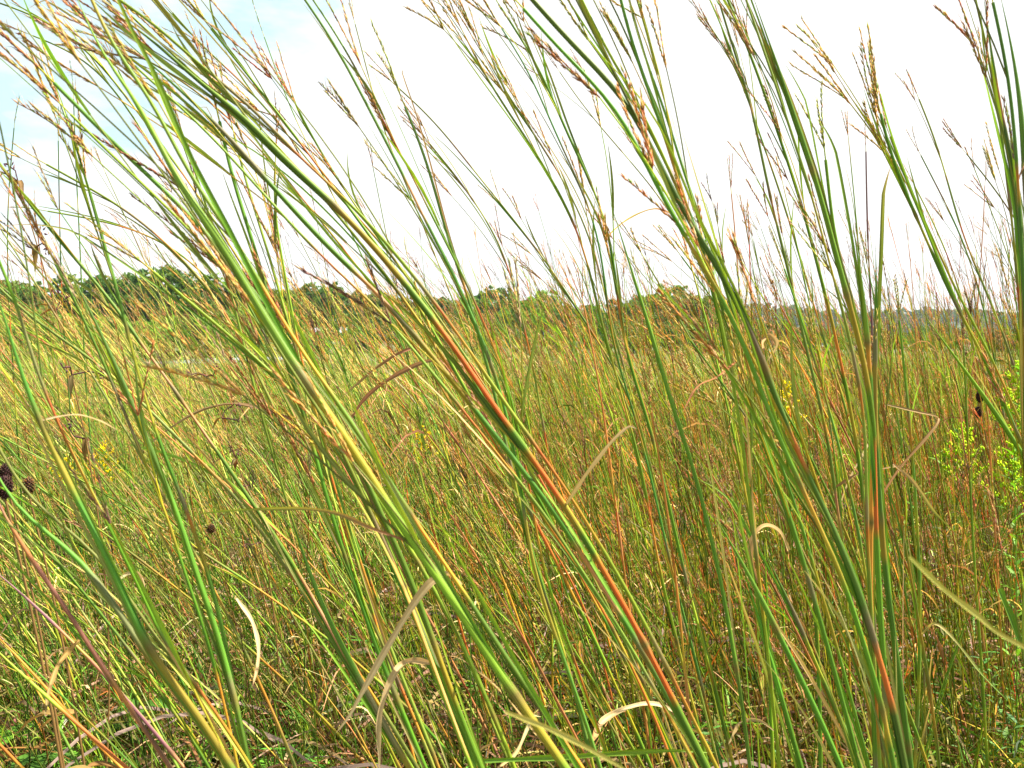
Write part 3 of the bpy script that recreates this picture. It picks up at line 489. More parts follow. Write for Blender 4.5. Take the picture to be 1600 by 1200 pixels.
# ---- traced dead and arching leaves; each hangs on the stalk it meets, or stands alone
def arch(label, wpx, xy, c0, c1=None, twist=1.0, Y=None, mat=None):
    pts = np.array(xy, float).reshape(-1, 2); best = None
    for root, P, Y0, base, lab in HERO:
        U = np.stack(proj(P), -1); dep = (P - CAM) @ FW
        for e in (0, -1):
            d = np.linalg.norm(U - pts[e], axis=1); i = int(d.argmin())
            if d[i] < 22 and (best is None or d[i] < best[0]): best = (d[i], root, e, dep[i], base, P[i])
    if Y is None: Y = best[3] if best else 1.25
    own = best is not None and abs(best[3] - Y) < .15
    if own and best[2] == -1: pts = pts[::-1]
    k = rng.uniform(-.12, .12); n = len(pts); W = [pt(u_, v_, Y * (1 + k * i / n)) for i, (u_, v_) in enumerate(pts)]
    if own: W[0] = best[5]
    Q = spline(W, 36); t = np.linspace(0, 1, 36)
    c1 = c0 if c1 is None else c1; cc = jit(c0, .08) * (1 - t[:, None]) + jit(c1, .08) * t[:, None]
    wd = wpx * Y / F * np.clip(np.sin(np.pi * (.16 + .84 * t)), .06, 1) ** .6 * (1 + .18 * np.sin(t * 19 + rng.uniform(0, 6))); wd[-1] *= .15
    m_ = MB(); ribbon(m_, Q, wd, cc, nrm(np.array([.25, -1, .45])), rng.uniform(.3, .9), twist * rng.choice([-1, 1]) * np.sin(t * 3.1) * 1.0, rng.uniform(0, 40))
    if own: m_.build('leaf_blade', mat or M_DRY, best[1], best[4])['label'] = label
    else:
        o = m_.build('leaf_blade', mat or M_DRY, None, W[0]); tag(o, label, 'grass blade', 'loose arching grass blades')
def A(label, w_, xy, c0, c1=None, *a, **k): return arch(label, w_ * .85, xy, np.asarray(c0) * .8, None if c1 is None else np.asarray(c1) * .8, *a, **k)
A('pinkish tan dead leaf arching in front of the left stalks', 9, [215,712, 240,690, 267,670, 300,650, 333,637, 367,633, 417,643, 460,660], PINK*.7, TAN)
A('pale tan ribbon-like dead leaf curling over at bottom centre', 15, [525,1145, 545,1120, 566,1083, 606,1013, 646,947, 676,910, 700,899, 712,905], TAN, PALE, .6, Y=.72)
A('tan hooked dead leaf rising from the bottom centre left', 12, [593,1205, 595,1117, 616,1057, 636,1035, 666,1033], TAN, PALE, .6, Y=.8)
A('green leaf with an orange edge bending down at bottom centre', 20, [660,1030, 678,1045, 693,1073, 710,1110, 728,1150, 745,1205], GREEN, GREEN*1.1, .4, Y=.8, mat=M_LEAF)
A('thin tan leaf arching right beside the orange-edged green leaf', 6, [666,1035, 706,1025, 746,1050, 790,1090, 830,1140, 870,1190], TAN, TAN)
A('straw leaf slanting up to meet a stalk right of centre', 8, [880,790, 913,743, 950,695, 980,668, 996,670], TAN, PALE, .5)
A('long brown leaf arching across the stalks below the horizon, left of centre', 8, [540,670, 566,627, 600,597, 650,570, 690,563, 715,580], TAN*.8, PINK*.8, .5)
A('thin brown leaf above and left of the long arching brown leaf', 6, [533,622, 583,577, 620,553, 655,540], PINK*.7, TAN)
A('dry leaf curled in a wide loop at lower right', 11, [1232,860, 1218,833, 1196,823, 1180,837, 1174,867, 1181,900, 1196,925], TAN, BROWN*1.4, 1.0, Y=1.3)
A('small tan leaf curled into a ring just under the right horizon', 9, [1192,548, 1190,532, 1200,522, 1211,530, 1212,543, 1200,563], BROWN*1.5, PALE, 1.2, Y=1.1)
A('rust-brown leaf bent sharply at its top, right side', 6, [1385,632, 1430,643, 1458,650, 1466,658, 1443,687, 1406,730, 1380,770, 1360,810], TAN*.8, RUST*.8, .3, Y=1.5)
A('pale straw leaf pointing down from the right-hand group', 6, [1366,675, 1346,712, 1326,750, 1312,790], PALE, TAN, .6)
A('tan leaf arching to the right near the bottom right centre', 12, [924,1158, 943,1127, 980,1107, 1016,1100, 1046,1108, 1062,1125], BROWN*1.6, PALE, .8, Y=1.1)
A('straw leaf standing up from the bottom edge, centre', 8, [778,1200, 806,1175, 822,1140, 832,1118, 845,1120], TAN, PALE, .5, Y=1.)
A('orange and yellow leaf arched against the sky right of centre', 5, [943,375, 976,347, 1016,328, 1045,333, 1072,352], RUST*1.2, YEL)
A('long yellow-tan leaf lying almost level left of centre', 7, [308,803, 360,798, 420,795, 480,795, 530,803, 580,825, 640,850], PINK*.8, LIME, .5, mat=M_LEAF)
A('limp tan leaf hanging in an S shape at lower left', 8, [370,935, 393,970, 403,1010, 401,1045, 394,1075], PALE, TAN*.8, .6, Y=1.1)
A('pale crumpled leaf looped over at the left', 9, [177,913, 200,895, 220,898, 229,927, 226,950, 210,975], PALE, BROWN*1.4, 1.2, Y=1.1)
A('dark brown leaf arched over the bottom left corner', 9, [124,1000, 93,1033, 77,1073, 70,1120], BROWN*1.3, TAN*.7, .8, Y=.95)
A('blurred tan stem very close to the lens at lower right', 10, [1420,870, 1470,918, 1526,962, 1560,990, 1640,1032], STRAW*.9, STRAW, .1, Y=.36)
A('blurred tan stem very close to the lens at bottom centre', 9, [790,1112, 866,1142, 933,1177, 990,1210], STRAW*.9, STRAW, .1, Y=.38)
A('narrow fresh green leaf lying level along the bottom edge', 10, [740,1190, 900,1181, 1000,1174, 1066,1173, 1116,1176], GREEN*1.3, LIME, .3, Y=.9, mat=M_LEAF)
A('long thin pale green leaf slanting down to the right at bottom centre', 6, [838,876, 900,893, 950,910, 1000,940, 1063,1000], G*1.3, LIME, .3, mat=M_LEAF)
A('straw leaf arching at the left below the lime-tipped stalk', 5, [78,655, 115,649, 153,657, 190,675], PALE, TAN)
A('brown leaf tip arching at right, beneath the bent rust leaf', 6, [1320,762, 1340,742, 1370,735, 1405,728, 1420,725], BROWN, TAN)
A('tan leaf drooping in the lower right group', 6, [1395,725, 1420,745, 1440,770, 1460,800, 1490,830], TAN, LIME*.9)
A('tan leaf curving over red stems in the lower right', 7, [1440,990, 1460,975, 1490,1000, 1530,1050, 1575,1095], TAN, GREEN*1.3, .4, Y=1.2, mat=M_LEAF)
A('brown leaf crossing the stems right of centre near the horizon', 5, [1066,645, 1090,605, 1120,590, 1150,570], RUST, RUST*.8)
A('tan leaf end folded down beside the heavy stalk, lower right', 8, [1140,1165, 1155,1130, 1185,1125, 1220,1150], PALE, TAN, .8, Y=1.2)
A('broad green leaf blade slanting at the far lower right', 17, [1560,920, 1575,960, 1590,1000, 1610,1050], GREEN*1.3, GREEN, .2, Y=1.3, mat=M_LEAF)

# ------------------------------------------------------------------ mid-distance stalks (individuals)
def mid_path(H, lean, n=26):
    t = np.linspace(0, 1, n); a_ = rng.normal(0, .03)
    return np.c_[-H * lean * (.25 * t + .75 * t ** 1.9) + .02 * np.sin(t * 5 + a_ * 40), rng.normal(0, .05) * t ** 2 * H, H * t * (1 - .10 * lean * t)]
SPEC = [
 ('slender green stalk with purple-brown seed heads', dict(col=GREEN, hc=HPUR, br=3, nb=3)),
 ('green stalk with orange joints and golden heads', dict(col=GREEN, redc=ORANGE, pr=.9, hc=GOLD, br=3, nb=2)),
 ('olive stalk with rusty forked heads', dict(col=OLIVE, hc=RUST, br=4, nb=2, pr=.5)),
 ('red-jointed stalk with brown heads', dict(col=OLIVE, redc=RED, pr=1, hc=BROWN*1.3, br=2, nb=2)),
 ('blue-green stalk with upright leaves', dict(col=GLAUC, hc=STRAW, br=1, nb=5)),
 ('straw-coloured stalk with pale open heads', dict(col=STRAW, alt=TAN, redc=ORANGE, hc=TAN, br=3, nb=2, pdry=.8)),
 ('lime-green leafy stalk', dict(col=LIME*.7, hc=STRAW, br=1, nb=5, pdry=0)),
 ('rust-brown stalk with curling dry leaves', dict(col=RUST*.9, alt=ORANGE, redc=RED*.8, pr=1, hc=RUST, br=2, nb=4, pdry=.9, droop=.6)),
 ('dark green bare stalk with thin dark heads', dict(col=DKG*1.5, hc=HPUR*.9, br=2, nb=1)),
 ('yellow-green stalk with amber heads', dict(col=LIME*.6, alt=YEL, hc=GOLD, br=4, nb=3)),
]
PR = []
for si, (lab, o) in enumerate(SPEC):
    for lean in (.10, .30, .52):
        P = mid_path(rng.uniform(1.75, 2.15), lean); root = empty('grass_stalk', (0, 0, 0))
        for nm, m_, mt in stalk_parts(P, rng.uniform(.0028, .0044), dict(o, bl=.9), 1): m_.build(nm, mt, root)
        PR.append((root, lab, lean, si)); root['fresh'] = 1
def leanat(x, y): # sideways lean by screen column
    u_ = 800 + F * x / y; return np.interp(u_, [0, 300, 800, 1200, 1600], [.50, .50, .36, .22, .16])
nmid = 0; mids = []
while nmid < 214:
    low = nmid % 4 == 0; y = rng.uniform(1.25, 2.2) if low else 1.9 + 3.6 * rng.random() ** 1.1; u_ = rng.uniform(-60, 1660); x = (u_ - 800) / F * y
    le = leanat(x, y) * rng.uniform(.45, 1.35); cand = min((.10, .30, .52), key=lambda q: abs(q - le))
    wt = np.array([1, 1.2, 1, 1.2, 1.1, .6, .8, .7, 1.1, 1.0]) if u_ < 900 else np.array([.9, 1.4, 1.2, 1.6, .6, .6, .6, 1.4, .8, .7])
    si = rng.choice(10, p=wt / wt.sum()); root, lab, ln_, _ = next(q for q in PR if q[3] == si and q[2] == cand)
    if root.get('fresh'): o = root; del o['fresh']
    else: o = copy_tree(root)
    shift = .45 * le * y * .5
    o.location = (x + shift, y, 0); s = rng.uniform(.5, .72) if low else rng.uniform(.62, .92); o.scale = (s * (1.5 if low else 1), s * (1.5 if low else 1), s * rng.uniform(.95, 1.05)); o.rotation_euler = (rng.normal(0, .05), rng.normal(0, .05), rng.normal(0, .35))
    zone = 'far left' if u_ < 270 else 'left' if u_ < 550 else 'centre left' if u_ < 800 else 'centre right' if u_ < 1080 else 'right' if u_ < 1350 else 'far right'
    dist = 'low near' if low else 'near' if y < 2.7 else 'middle-distance' if y < 4 else 'farther'
    later(o, f'{dist} {lab}, {zone}', (u_, 0), 'grass stalk', 'bluestem stalks of the middle distance'); nmid += 1
for root, lab, ln_, si in PR:
    if root.get('fresh'):
        for ch in list(root.children): bpy.data.objects.remove(ch)
        bpy.data.objects.remove(root)

# ------------------------------------------------------------------ the mass of grass behind
def lowpoly(col, redc, hc, lean, H):
    mb = MB(); P = mid_path(H, lean, 11); n = 11; sg = rng.uniform(0, 1, n)
    C = np.where(sg[:, None] < .55, col, np.where(sg[:, None] < .8, LIME * .7, redc)); C = C * rng.uniform(.8, 1.2, (n, 1))
    tube(mb, P, np.linspace(.0040, .0015, n), C, 3, rng.uniform(0, 50))
    for k in range(int(rng.integers(3, 6))):
        i = int(rng.integers(1, 8)); d = nrm(P[i + 1] - P[i]); t = np.linspace(0, 1, 7); side = nrm(rv() * [1, .7, .2]); ln = rng.uniform(.2, .5)
        dr = rng.choice([.15, .9], p=[.6, .4]); Q = P[i] + np.outer(t, d) * ln * .9 + np.outer(t ** 1.5, side) * ln * .35 + np.outer(t ** 2.6, [-.2, 0, -1]) * ln * dr
        c_ = jit(TAN if (dr > .5 and rng.random() < .6) or rng.random() < .12 else (GREEN * 1.1 if rng.random() < .6 else LIME * .8), .2)
        flat(mb, Q, rng.uniform(.004, .008) * np.array([.7, 1, 1, .95, .8, .5, .05]), c_, nrm(rv() + [0, -1.5, 0]), rng.uniform(0, 50))
    T = nrm(P[-1] - P[-2]); turkeyfoot(mb, P[-1], T, hc, 3, 1.1, 1)
    for b in range(int(rng.integers(1, 4))):
        i = int(rng.integers(6, 10)); d = nrm(P[i + 1] - P[i] + rv() * .012); q = P[i] + d * rng.uniform(.08, .2); tube(mb, np.array([P[i], q]), [.001, .0006], col, 3); turkeyfoot(mb, q, d, hc, 2, 1.1, 1)
    return mb.arrays()
LP = []
for k in range(36):
    col = [GREEN, GLAUC, LIME * .6, LIME * .8, GREEN * 1.2, STRAW][k % 6]; LP.append((lowpoly(jit(col, .1), [RED, ORANGE, RUST][k % 3], [HPUR, GOLD, RUST, GOLD * 1.1][k % 4], [.12, .32, .55][k % 3] , rng.uniform(1.6, 2.1)), [.12, .32, .55][k % 3], k))
def scatter(name, items, mat, label, cat):
    V = []; C = []; S = []; Q = []; T = []; n = 0
    for (arr, x, y, s, rz, tint, shx) in items:
        v, c, st, q, t = arr; ca, sa = math.cos(rz), math.sin(rz)
        v = v * s; v2 = np.empty_like(v); v2[:, 0] = v[:, 0] * ca - v[:, 1] * sa + x + shx * v[:, 2] ** 1.6; v2[:, 1] = v[:, 0] * sa + v[:, 1] * ca + y; v2[:, 2] = v[:, 2]
        V.append(v2); C.append(np.clip(c * tint, .003, .9)); S.append(st); Q.append(q + n); T.append(t + n); n += len(v)
    mb = MB(); mb.v = V; mb.c = C; mb.t = S; mb.q = Q; mb.tr = T; mb.n = n
    return tag(mb.build(name, mat, smooth=False), label, cat, None, 'stuff')
items = []
while len(items) < 3600:
    y = math.sqrt(rng.uniform(2.0 ** 2, 12.5 ** 2)); a_ = rng.uniform(-.74, .74); x = y * a_
    patch = math.sin(x * 1.3 + 1.7) + math.sin(y * 1.1 + x * .6) + rng.normal(0, 1.0)
    if patch < -.9 and y > 3: continue
    if y < 3.0 and rng.random() < .45: continue
    le = leanat(x, y) * rng.uniform(.3, 1.45); k = min((.12, .32, .55), key=lambda q: abs(q - le)); arr = random.choice([q for q in LP if q[1] == k])
    u_ = 800 + F * x / y; warm = np.interp(u_, [450, 1350], [.1, .95]) * rng.uniform(0, 1)
    tint = np.array([1 + .45 * warm, 1 - .05 * warm, 1 - .1 * warm]) * rng.choice([.45, .7, .95, 1.2, 1.55])
    items.append((arr[0], x + .5 * le, y, rng.uniform(.5, .92) if y < 5 else rng.uniform(.62, 1.08), rng.normal(0, .5), tint * np.interp(y, [3, 7], [1, 1.22]), rng.normal(-.03, .04)))
while len(items) < 12000:       # shorter leafy and rusty shoots that thicken the stand low down
    y = math.sqrt(rng.uniform(2.2 ** 2, 8.5 ** 2)) if len(items) < 10500 else rng.uniform(1.7, 3.2); x = y * rng.uniform(-.74, .74); le = leanat(x, y) * rng.uniform(.2, 1.3); k = min((.12, .32, .55), key=lambda q: abs(q - le)); arr = random.choice([q for q in LP if q[1] == k])
    warm = np.interp(800 + F * x / y, [350, 1300], [.1, 1]) * rng.uniform(0, 1); tint = np.array([.88 + .65 * warm, 1 - .08 * warm, 1 - .1 * warm]) * rng.choice([.4, .65, .9, 1.15, 1.5])
    items.append((arr[0], x + .3 * le, y, rng.uniform(.3, .62), rng.normal(0, .8), tint * np.interp(y, [3, 7], [1, 1.22]), rng.normal(-.03, .08)))
scatter('tall_grass', items, M_LEAF, 'dense mass of tall mixed green and rusty prairie grass filling the field', 'tall grass')
# short understory and meadow
def tuft(nb, h, cols, wid, spread, curl):
    mb = MB()
    for k in range(nb):
        a_ = rng.uniform(0, 6.28); d = np.array([math.cos(a_), math.sin(a_), 0]); hh = h * rng.uniform(.5, 1.15); t = np.linspace(0, 1, 5)
        Q = d * spread * rng.random() + np.outer(t, [0, 0, 1]) * hh + np.outer(t ** 2, d) * hh * rng.uniform(.1, .6) * curl + np.outer(t ** 3, [-.15, 0, -.4]) * hh * curl
        flat(mb, Q, wid * np.array([.8, 1, .9, .6, .05]) * rng.uniform(.6, 1.3), jit(cols[rng.integers(len(cols))], .2), nrm(rv() + [0, -1, 0]), rng.uniform(0, 50))
    return mb.arrays()
U1 = [tuft(9, .48, [GREEN, GREEN * 1.2, LIME * .7, GREEN * .9, STRAW], .005, .06, 1) for _ in range(14)]
items = []
for q_ in range(8500):
    y = math.sqrt(rng.uniform(1.6 ** 2, (9 if q_ < 6000 else 4.2) ** 2)); x = y * rng.uniform(-.75, .75)
    if y < 2.5 and x / y < -.12 and rng.random() < .65: continue
    items.append((random.choice(U1), x, y, rng.uniform(.6, 1.5), rng.uniform(0, 6.28), np.ones(3) * rng.choice([.35, .6, .9, 1.2, 1.5]), 0))
scatter('short_grass', items, M_LEAF, 'short fresh green grass growing between the tall stalks', 'short grass')
U2 = [tuft(16, .8, [LIME * .75, STRAW * .9, STRAW, OLIVE, GREEN * 1.2, TAN * .8], .013, .25, .7) for _ in range(14)]
items = []
for _ in range(9000):
    y = 8 + 92 * rng.random() ** 1.5; x = y * rng.uniform(-.78, .78)
    if abs(x + 21) < 6.0 and 44 < y < 88: continue
    f = np.interp(y, [8, 30, 100], [.95, 1.0, 1.2])
    items.append((random.choice(U2), x, y, rng.uniform(.6, 1.1) * (.8 if 30 < y < 60 and x < -8 else 1), rng.uniform(0, 6.28), np.array([1, 1, 1]) * rng.uniform(.8, 1.25), 0))
scatter('meadow_grass', items, M_LEAF, 'yellow-green meadow grass stretching to the treeline', 'meadow')
# dead thatch: curled fallen leaves
def curl():
    mb = MB()
    for k in range(11):
        a_ = rng.uniform(0, 6.28); el = rng.uniform(0, 1.3); d = np.array([math.cos(a_) * math.cos(el), math.sin(a_) * math.cos(el), math.sin(el)]); ln = rng.uniform(.14, .5); t = np.linspace(0, 1, 8)
        Q = rv() * [.12, .12, 0] + [0, 0, rng.random() ** 2 * .3] + np.outer(t, d) * ln + np.outer(t ** 2, [rng.normal(0, .3), rng.normal(0, .3), -math.sin(el) * 1.25]) * ln; Q[:, 2] = np.maximum(Q[:, 2], .01)
        flat(mb, Q, rng.uniform(.002, .0065) * np.array([.7, 1, 1, .9, .9, .7, .5, .1]), jit([TAN * .75, PALE * .6, BROWN * .9, TAN * .55, RUST * .55, PINK * .5 + TAN * .15, BROWN * .65][rng.integers(7)], .3), nrm(rv() + [0, -.5, 1]), rng.uniform(0, 60))
    return mb.arrays()
U3 = [curl() for _ in range(18)]; items = []
for q_ in range(5600):
    y = math.sqrt(rng.uniform(1.5 ** 2, (5.6 if q_ < 3800 else 4.0) ** 2)); x = y * rng.uniform(-.75, .75); u_ = 800 + F * x / y
    if rng.random() > np.interp(u_, [0, 350, 600, 1100, 1600], [.5, .8, 1, 1, .7]): continue
    items.append((random.choice(U3), x, y, rng.uniform(.7, 1.5), rng.uniform(0, 6.28), np.ones(3) * rng.uniform(.5, 1.15), 0))
for _ in range(400):       # bigger sprawling dead blades, thickest at the bottom centre
    y = rng.uniform(1.9, 3.8); u_ = rng.normal(880, 300); items.append((random.choice(U3), (u_ - 800) / F * y, y, rng.uniform(1.15, 1.55), rng.uniform(0, 6.28), np.ones(3) * rng.uniform(.5, 1.1), 0))
scatter('dead_leaves', items, M_DRY, 'tangle of curled tan dead grass leaves lying over the ground', 'dead grass')

# ------------------------------------------------------------------ broad-leaved plants
def leaf(mb, p, d, up, ln, wd, col, ser=0., fold=.25, n=9, droop=.2):
    d = nrm(d); s = nrm(np.cross(d, up)); up = np.cross(s, d); t = np.linspace(0, 1, n)
    mid = p + np.outer(t, d) * ln - np.outer(t ** 2, up) * ln * droop
    w_ = wd * np.sin(np.pi * t ** .8) ** .8; w_[0] = .0006; w_[-1] = .0003
    sr = 1 + ser * (np.arange(n) % 2 - .5); e = (w_ * sr)[:, None]; h = (w_ * fold)[:, None]
    V = np.stack([mid + s * e + up * h, mid, mid - s * e + up * h], 1); C = np.broadcast_to(col, (n, 3, 3)).copy(); C[:, 1] *= 1.25
    i = np.arange(n - 1)[:, None] * 3; j = np.arange(2)[None]; q = np.stack([i + j, i + j + 1, i + j + 4, i + j + 3], -1).reshape(-1, 4)
    st = np.zeros((n, 3, 3)); st[:, 0, 0] = 2; st[:, 2, 0] = -2; st[:, :, 1] = t[:, None] * ln; st[:, :, 2] = rng.uniform(0, 50); mb.add(V, C, st, q)
BR = np.array([.065, .135, .022])
def bramble():
    root = empty('bramble_plant', (0, 0, 0)); H = rng.uniform(.25, .42); a0 = rng.uniform(0, 6.28); t = np.linspace(0, 1, 9)
    St = np.outer(t, [math.cos(a0) * .22, math.sin(a0) * .22, H]) - np.outer(t ** 2, [0, 0, H * .2]); mb = MB(); tube(mb, St, np.linspace(.0028, .0012, 9), RUST * .7, 6)
    sm = mb.build('stem', M_STEM, root)
    for k in range(5):
        b = St[2 + k + (k > 3)]; an = a0 + k * 2.4 + rng.normal(0, .3); d = nrm(np.array([math.cos(an), math.sin(an), .45])); e = b + d * rng.uniform(.05, .09)
        mb = MB(); tube(mb, np.array([b, (b + e) / 2 + [0, 0, .006], e]), .0009, GREEN, 4); c_ = jit(BR * (1 if rng.random() < .7 else 1.7), .15)
        for q in (-1.1, 0, 1.1):
            dd = nrm(np.array([math.cos(an + q), math.sin(an + q), -.05])); leaf(mb, e + dd * .004, dd, [0, 0, 1], rng.uniform(.045, .065), rng.uniform(.017, .023), c_ * rng.uniform(.9, 1.1), .22, .25, 15, .2)
        mb.build('leaf', M_HERB, root)
    return root
def herb(bright=False, flower=False, H=.5):
    root = empty('goldenrod_plant' if flower or bright else 'leafy_herb', (0, 0, 0)); t = np.linspace(0, 1, 12); l = rng.normal(0, .12, 2)
    St = np.c_[l[0] * t ** 2, l[1] * t ** 2, H * t]; mb = MB(); tube(mb, St, np.linspace(.0028, .001, 12), jit(GREEN * 1.1), 6); mb.build('stem', M_STEM, root)
    mb = MB(); c0 = GREEN * 1.2 if bright or flower else np.array([.11, .20, .06])
    for k in range(int(34 * H / .5)):
        f = .15 + .85 * (k + .5) / (34 * H / .5); p = np.array([np.interp(f, t, St[:, j]) for j in range(3)]); an = k * 2.4; d = np.array([math.cos(an), math.sin(an), rng.uniform(.3, .9)])
        leaf(mb, p, d, [0, 0, 1], rng.uniform(.045, .085) * (1.1 - .6 * f), rng.uniform(.0035, .006), jit(c0, .18), 0, .3, 6, .25)
    mb.build('foliage', M_HERB, root)
    if flower or bright:
        mb = MB(); fc = np.array([.75, .58, .02]) if flower else np.array([.42, .58, .04])
        for k in range(12):
            an = k * 2.4; z0 = H * (.84 + .16 * k / 12); p = np.array([l[0], l[1], z0]); d = nrm(np.array([math.cos(an), math.sin(an), .7])); ln = .075 * (1.15 - k / 14)
            tube(mb, np.array([p, p + d * ln * .5, p + d * ln + [0, 0, -.008]]), .0008, GREEN, 3)
            for j in range(26): q = p + d * ln * rng.uniform(.2, 1.05) + rv() * .004; spindle(mb, q, np.array([0, 0, 1]) + rv() * .4, rng.uniform(.006, .01), .0026, jit(fc, .15))
        mb.build('flower_plume', M_FLOWER, root)
    return root
def cone(dark, H):
    root = empty('coneflower_stalk', (0, 0, 0)); t = np.linspace(0, 1, 12); St = np.c_[.12 - .12 * t ** 2, 0 * t, H * t]; mb = MB(); tube(mb, St, np.linspace(.003, .0016, 12), BROWN * .7, 6); mb.build('stem', M_STEM, root)
    mb = MB(); c = St[-1] + [0, 0, .012]
    for k in range(90):
        z = 1 - 2 * (k + .5) / 90; an = k * 2.4; r_ = math.sqrt(1 - z * z); d = np.array([math.cos(an) * r_, math.sin(an) * r_, z]); spindle(mb, c + d * [.006, .006, .009], d, .006, .0015, jit(np.array([.045, .02, .018]) if dark else BROWN * .6, .3))
    tube(mb, np.array([c - [0, 0, .013], c - [0, 0, .005], c + [0, 0, .006], c + [0, 0, .013]]), [.002, .007, .007, .002], np.array([.05, .025, .02]), 10)
    mb.build('seed_head', M_HEAD, root)
    lf = MB()
    for k in range(5):
        an = k * 2.3; leaf(lf, St[3 + k], [math.cos(an), math.sin(an), .2], [0, 0, 1], .07, .01, jit(BROWN * .8, .2), .2, .5, 8, .7)
    lf.build('foliage', M_DRY, root); return root
def withered(H):
    root = empty('withered_flower_stalk', (0, 0, 0)); t = np.linspace(0, 1, 14); St = np.c_[.12 * np.sin(t * 3) - .1 * t, 0 * t, H * t]; St[:, 0] -= St[-1, 0]; mb = MB(); tube(mb, St, np.linspace(.0022, .0011, 14), BROWN * .8, 6); mb.build('stem', M_STEM, root); mb = MB()
    for k in range(9):
        p = St[13 - k // 2] ; d = nrm(rv() * [1, .7, .5] + [0, 0, .5]); e = p + d * rng.uniform(.02, .05); tube(mb, np.array([p, (p + e) / 2 + rv() * .004, e]), .0011, PURP * .6, 4)
        for j in range(7): spindle(mb, e + rv() * .004, d + rv() * .9, rng.uniform(.007, .013), .0017, jit(PURP * .8, .3))
        leaf(mb, p, rv(), [0, 0, 1], .03, .005, jit(BROWN * .6, .2), .2, .6, 6, .8)
    mb.build('seed_head', M_HEAD, root); return root
def plant_at(maker_protos, u_, v_, Y, hgt, base, cat, grp, s=1.):
    P_ = pt(u_, v_, Y); o = maker_protos[int(rng.integers(len(maker_protos)))]
    if o.get('u'): o = copy_tree(o)
    o['u'] = 1; o.location = (P_[0], P_[1], P_[2] - hgt * s if hgt else 0)
    if not hgt: o.location[2] = 0
    o.location[2] = max(min(o.location[2], 0), -.3) if hgt else 0
    o.scale = (s, s, s); o.rotation_euler.z = rng.uniform(0, 6.28); later(o, base, (u_, v_), cat, grp); return o
BP = [bramble() for _ in range(4)]
for k in range(46):
    u_ = rng.uniform(-40, 640) if k < 38 else rng.uniform(880, 1180); Y = rng.uniform(1.55, 2.5)
    z = 'bottom left corner' if u_ < 160 else 'lower left' if u_ < 330 else 'left of the bottom centre' if u_ < 520 else 'near bottom centre' if u_ < 700 else 'right of bottom centre'
    plant_at(BP, u_, 900, Y, 0, ('near' if Y < 2.0 else 'farther') + f' green bramble with three-part toothed leaves, {z}', 'bramble', 'brambles under the grass', rng.uniform(1.15, 1.5))
HP = [herb(H=h) for h in (.42, .5, .36, .46)]
for k in range(78):
    u_ = rng.uniform(1130, 1640) if k < 60 else rng.uniform(640, 1130); Y = rng.uniform(1.8, 3.0)
    z = 'at far right' if u_ > 1480 else 'in the bottom right' if u_ > 1320 else 'right of bottom centre' if u_ > 1130 else 'under the bottom centre'
    plant_at(HP, u_, 900, Y, 0, ('nearest' if Y < 2.1 else 'near' if Y < 2.4 else 'middle' if Y < 2.7 else 'farther') + f' narrow-leaved green herb {z}', 'herb', 'leafy herbs under the grass', rng.uniform(.7, 1.15))
for o in BP + HP:
    if not o.get('u'):
        for ch in list(o.children): bpy.data.objects.remove(ch)
        bpy.data.objects.remove(o)
def solo(o, u_, v_, Y, H, label, cat, grp=None):
    P_ = pt(u_, v_, Y); s = P_[2] / H; o.location = (P_[0], P_[1], 0); o.scale = (1, 1, s); o.rotation_euler.z = 0 ; tag(o, label, cat, grp)
solo(herb(False, True, .9), 1312, 600, 3.2, .9, 'goldenrod with yellow flower plume standing right of centre below the horizon', 'goldenrod', 'goldenrod plants')
solo(herb(True, False, .8), 1318, 665, 2.6, .8, 'bright lime-green budding goldenrod below the yellow-flowered one', 'goldenrod', 'goldenrod plants')
solo(herb(True, False, 1.0), 1590, 572, 2.3, 1.0, 'bright lime-green budding goldenrod highest at the right edge', 'goldenrod', 'goldenrod plants')
solo(herb(True, False, .9), 1603, 705, 2.0, .9, 'lime-green budding goldenrod lower at the right edge', 'goldenrod', 'goldenrod plants')
solo(herb(False, True, .8), 606, 672, 3.6, .8, 'small goldenrod with yellow flowers left of centre', 'goldenrod', 'goldenrod plants')
solo(herb(False, True, .8), 205, 690, 3.4, .8, 'small yellow goldenrod behind the left stalks', 'goldenrod', 'goldenrod plants')
solo(herb(False, True, .7), 150, 712, 3.6, .7, 'small yellow goldenrod at far left behind purple-brown stems', 'goldenrod', 'goldenrod plants')
cg = 'coneflower stalks gone to seed'
solo(cone(True, .9), 10, 752, 1.45, .9, 'dark brown coneflower head at the left edge, highest of three', 'coneflower', cg)
solo(cone(True, .9), 8, 778, 1.2, .9, 'dark purple coneflower head at the left edge, lowest and closest', 'coneflower', cg)
solo(cone(False, .9), 45, 772, 1.5, .9, 'round brown coneflower head right of the other two at left edge', 'coneflower', cg)
solo(cone(True, .9), 1531, 628, 2.4, .9, 'small dark coneflower head at right, just left of the lime goldenrod', 'coneflower', cg)
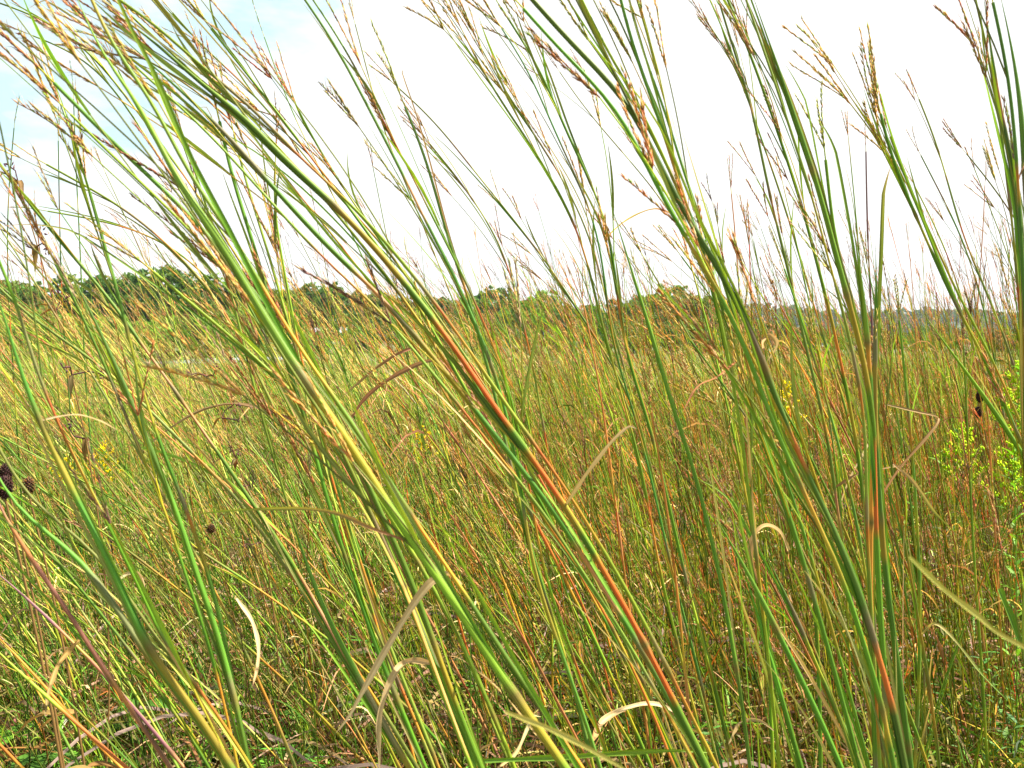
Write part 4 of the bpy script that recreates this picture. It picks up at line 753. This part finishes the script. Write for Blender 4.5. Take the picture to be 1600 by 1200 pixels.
solo(cone(True, .9), 1528, 652, 2.5, .9, 'small dark coneflower head directly below another at right', 'coneflower', cg)
solo(cone(False, .9), 330, 833, 2.2, .9, 'brown coneflower head low between the left stalks', 'coneflower', cg)
solo(withered(1.1), 322, 588, 2.0, 1.1, 'withered dark flower stalk standing below the pond', 'dried flower')
solo(withered(1.2), 28, 283, 1.7, 1.2, 'withered dark flower stalk against the sky at the left edge', 'dried flower')

# ------------------------------------------------------------------ haze
mb = MB(); X0, X1, Y0, Y1, Z0, Z1 = -900, 1100, -60, 900, -1, 46
mb.add([[X0, Y0, Z0], [X1, Y0, Z0], [X1, Y1, Z0], [X0, Y1, Z0], [X0, Y0, Z1], [X1, Y0, Z1], [X1, Y1, Z1], [X0, Y1, Z1]], (.8, .8, .8), (0, 0, 0), [[0, 3, 2, 1], [4, 5, 6, 7], [0, 1, 5, 4], [1, 2, 6, 5], [2, 3, 7, 6], [3, 0, 4, 7]])
mh = bpy.data.materials.new('haze'); mh.use_nodes = True; ht = mh.node_tree; ht.nodes.clear(); ho = ht.nodes.new('ShaderNodeOutputMaterial'); hv = ht.nodes.new('ShaderNodeVolumePrincipled')
hv.inputs['Color'].default_value = (.86, .92, 1, 1); hv.inputs['Density'].default_value = .0002; hv.inputs['Anisotropy'].default_value = .3; ht.links.new(hv.outputs[0], ho.inputs['Volume'])
tag(mb.build('haze', mh, smooth=False), 'thin pale haze softening the far hills', 'haze', None, 'stuff')

# ------------------------------------------------------------------ labels for repeats
from collections import defaultdict
gr = defaultdict(list)
for it in PENDING: gr[it[1]].append(it)
for base, its in gr.items():
    its.sort(key=lambda q: q[2][0]); n = len(its)
    for i, (o, b, pxy, cat, grp) in enumerate(its):
        if 'u' in o: del o['u']
        if n == 1: lab = b
        elif i == n - 1: lab = 'rightmost ' + b
        elif i < len(ORD): lab = (b + ', ' + ORD[i]) if i else 'leftmost ' + b
        else: lab = b + ', one of the last before the right'
        tag(o, lab, cat, grp)
print('objects', len(scene.objects), 'stuff verts', sum(len(o.data.vertices) for o in scene.objects if o.get('kind') == 'stuff'))
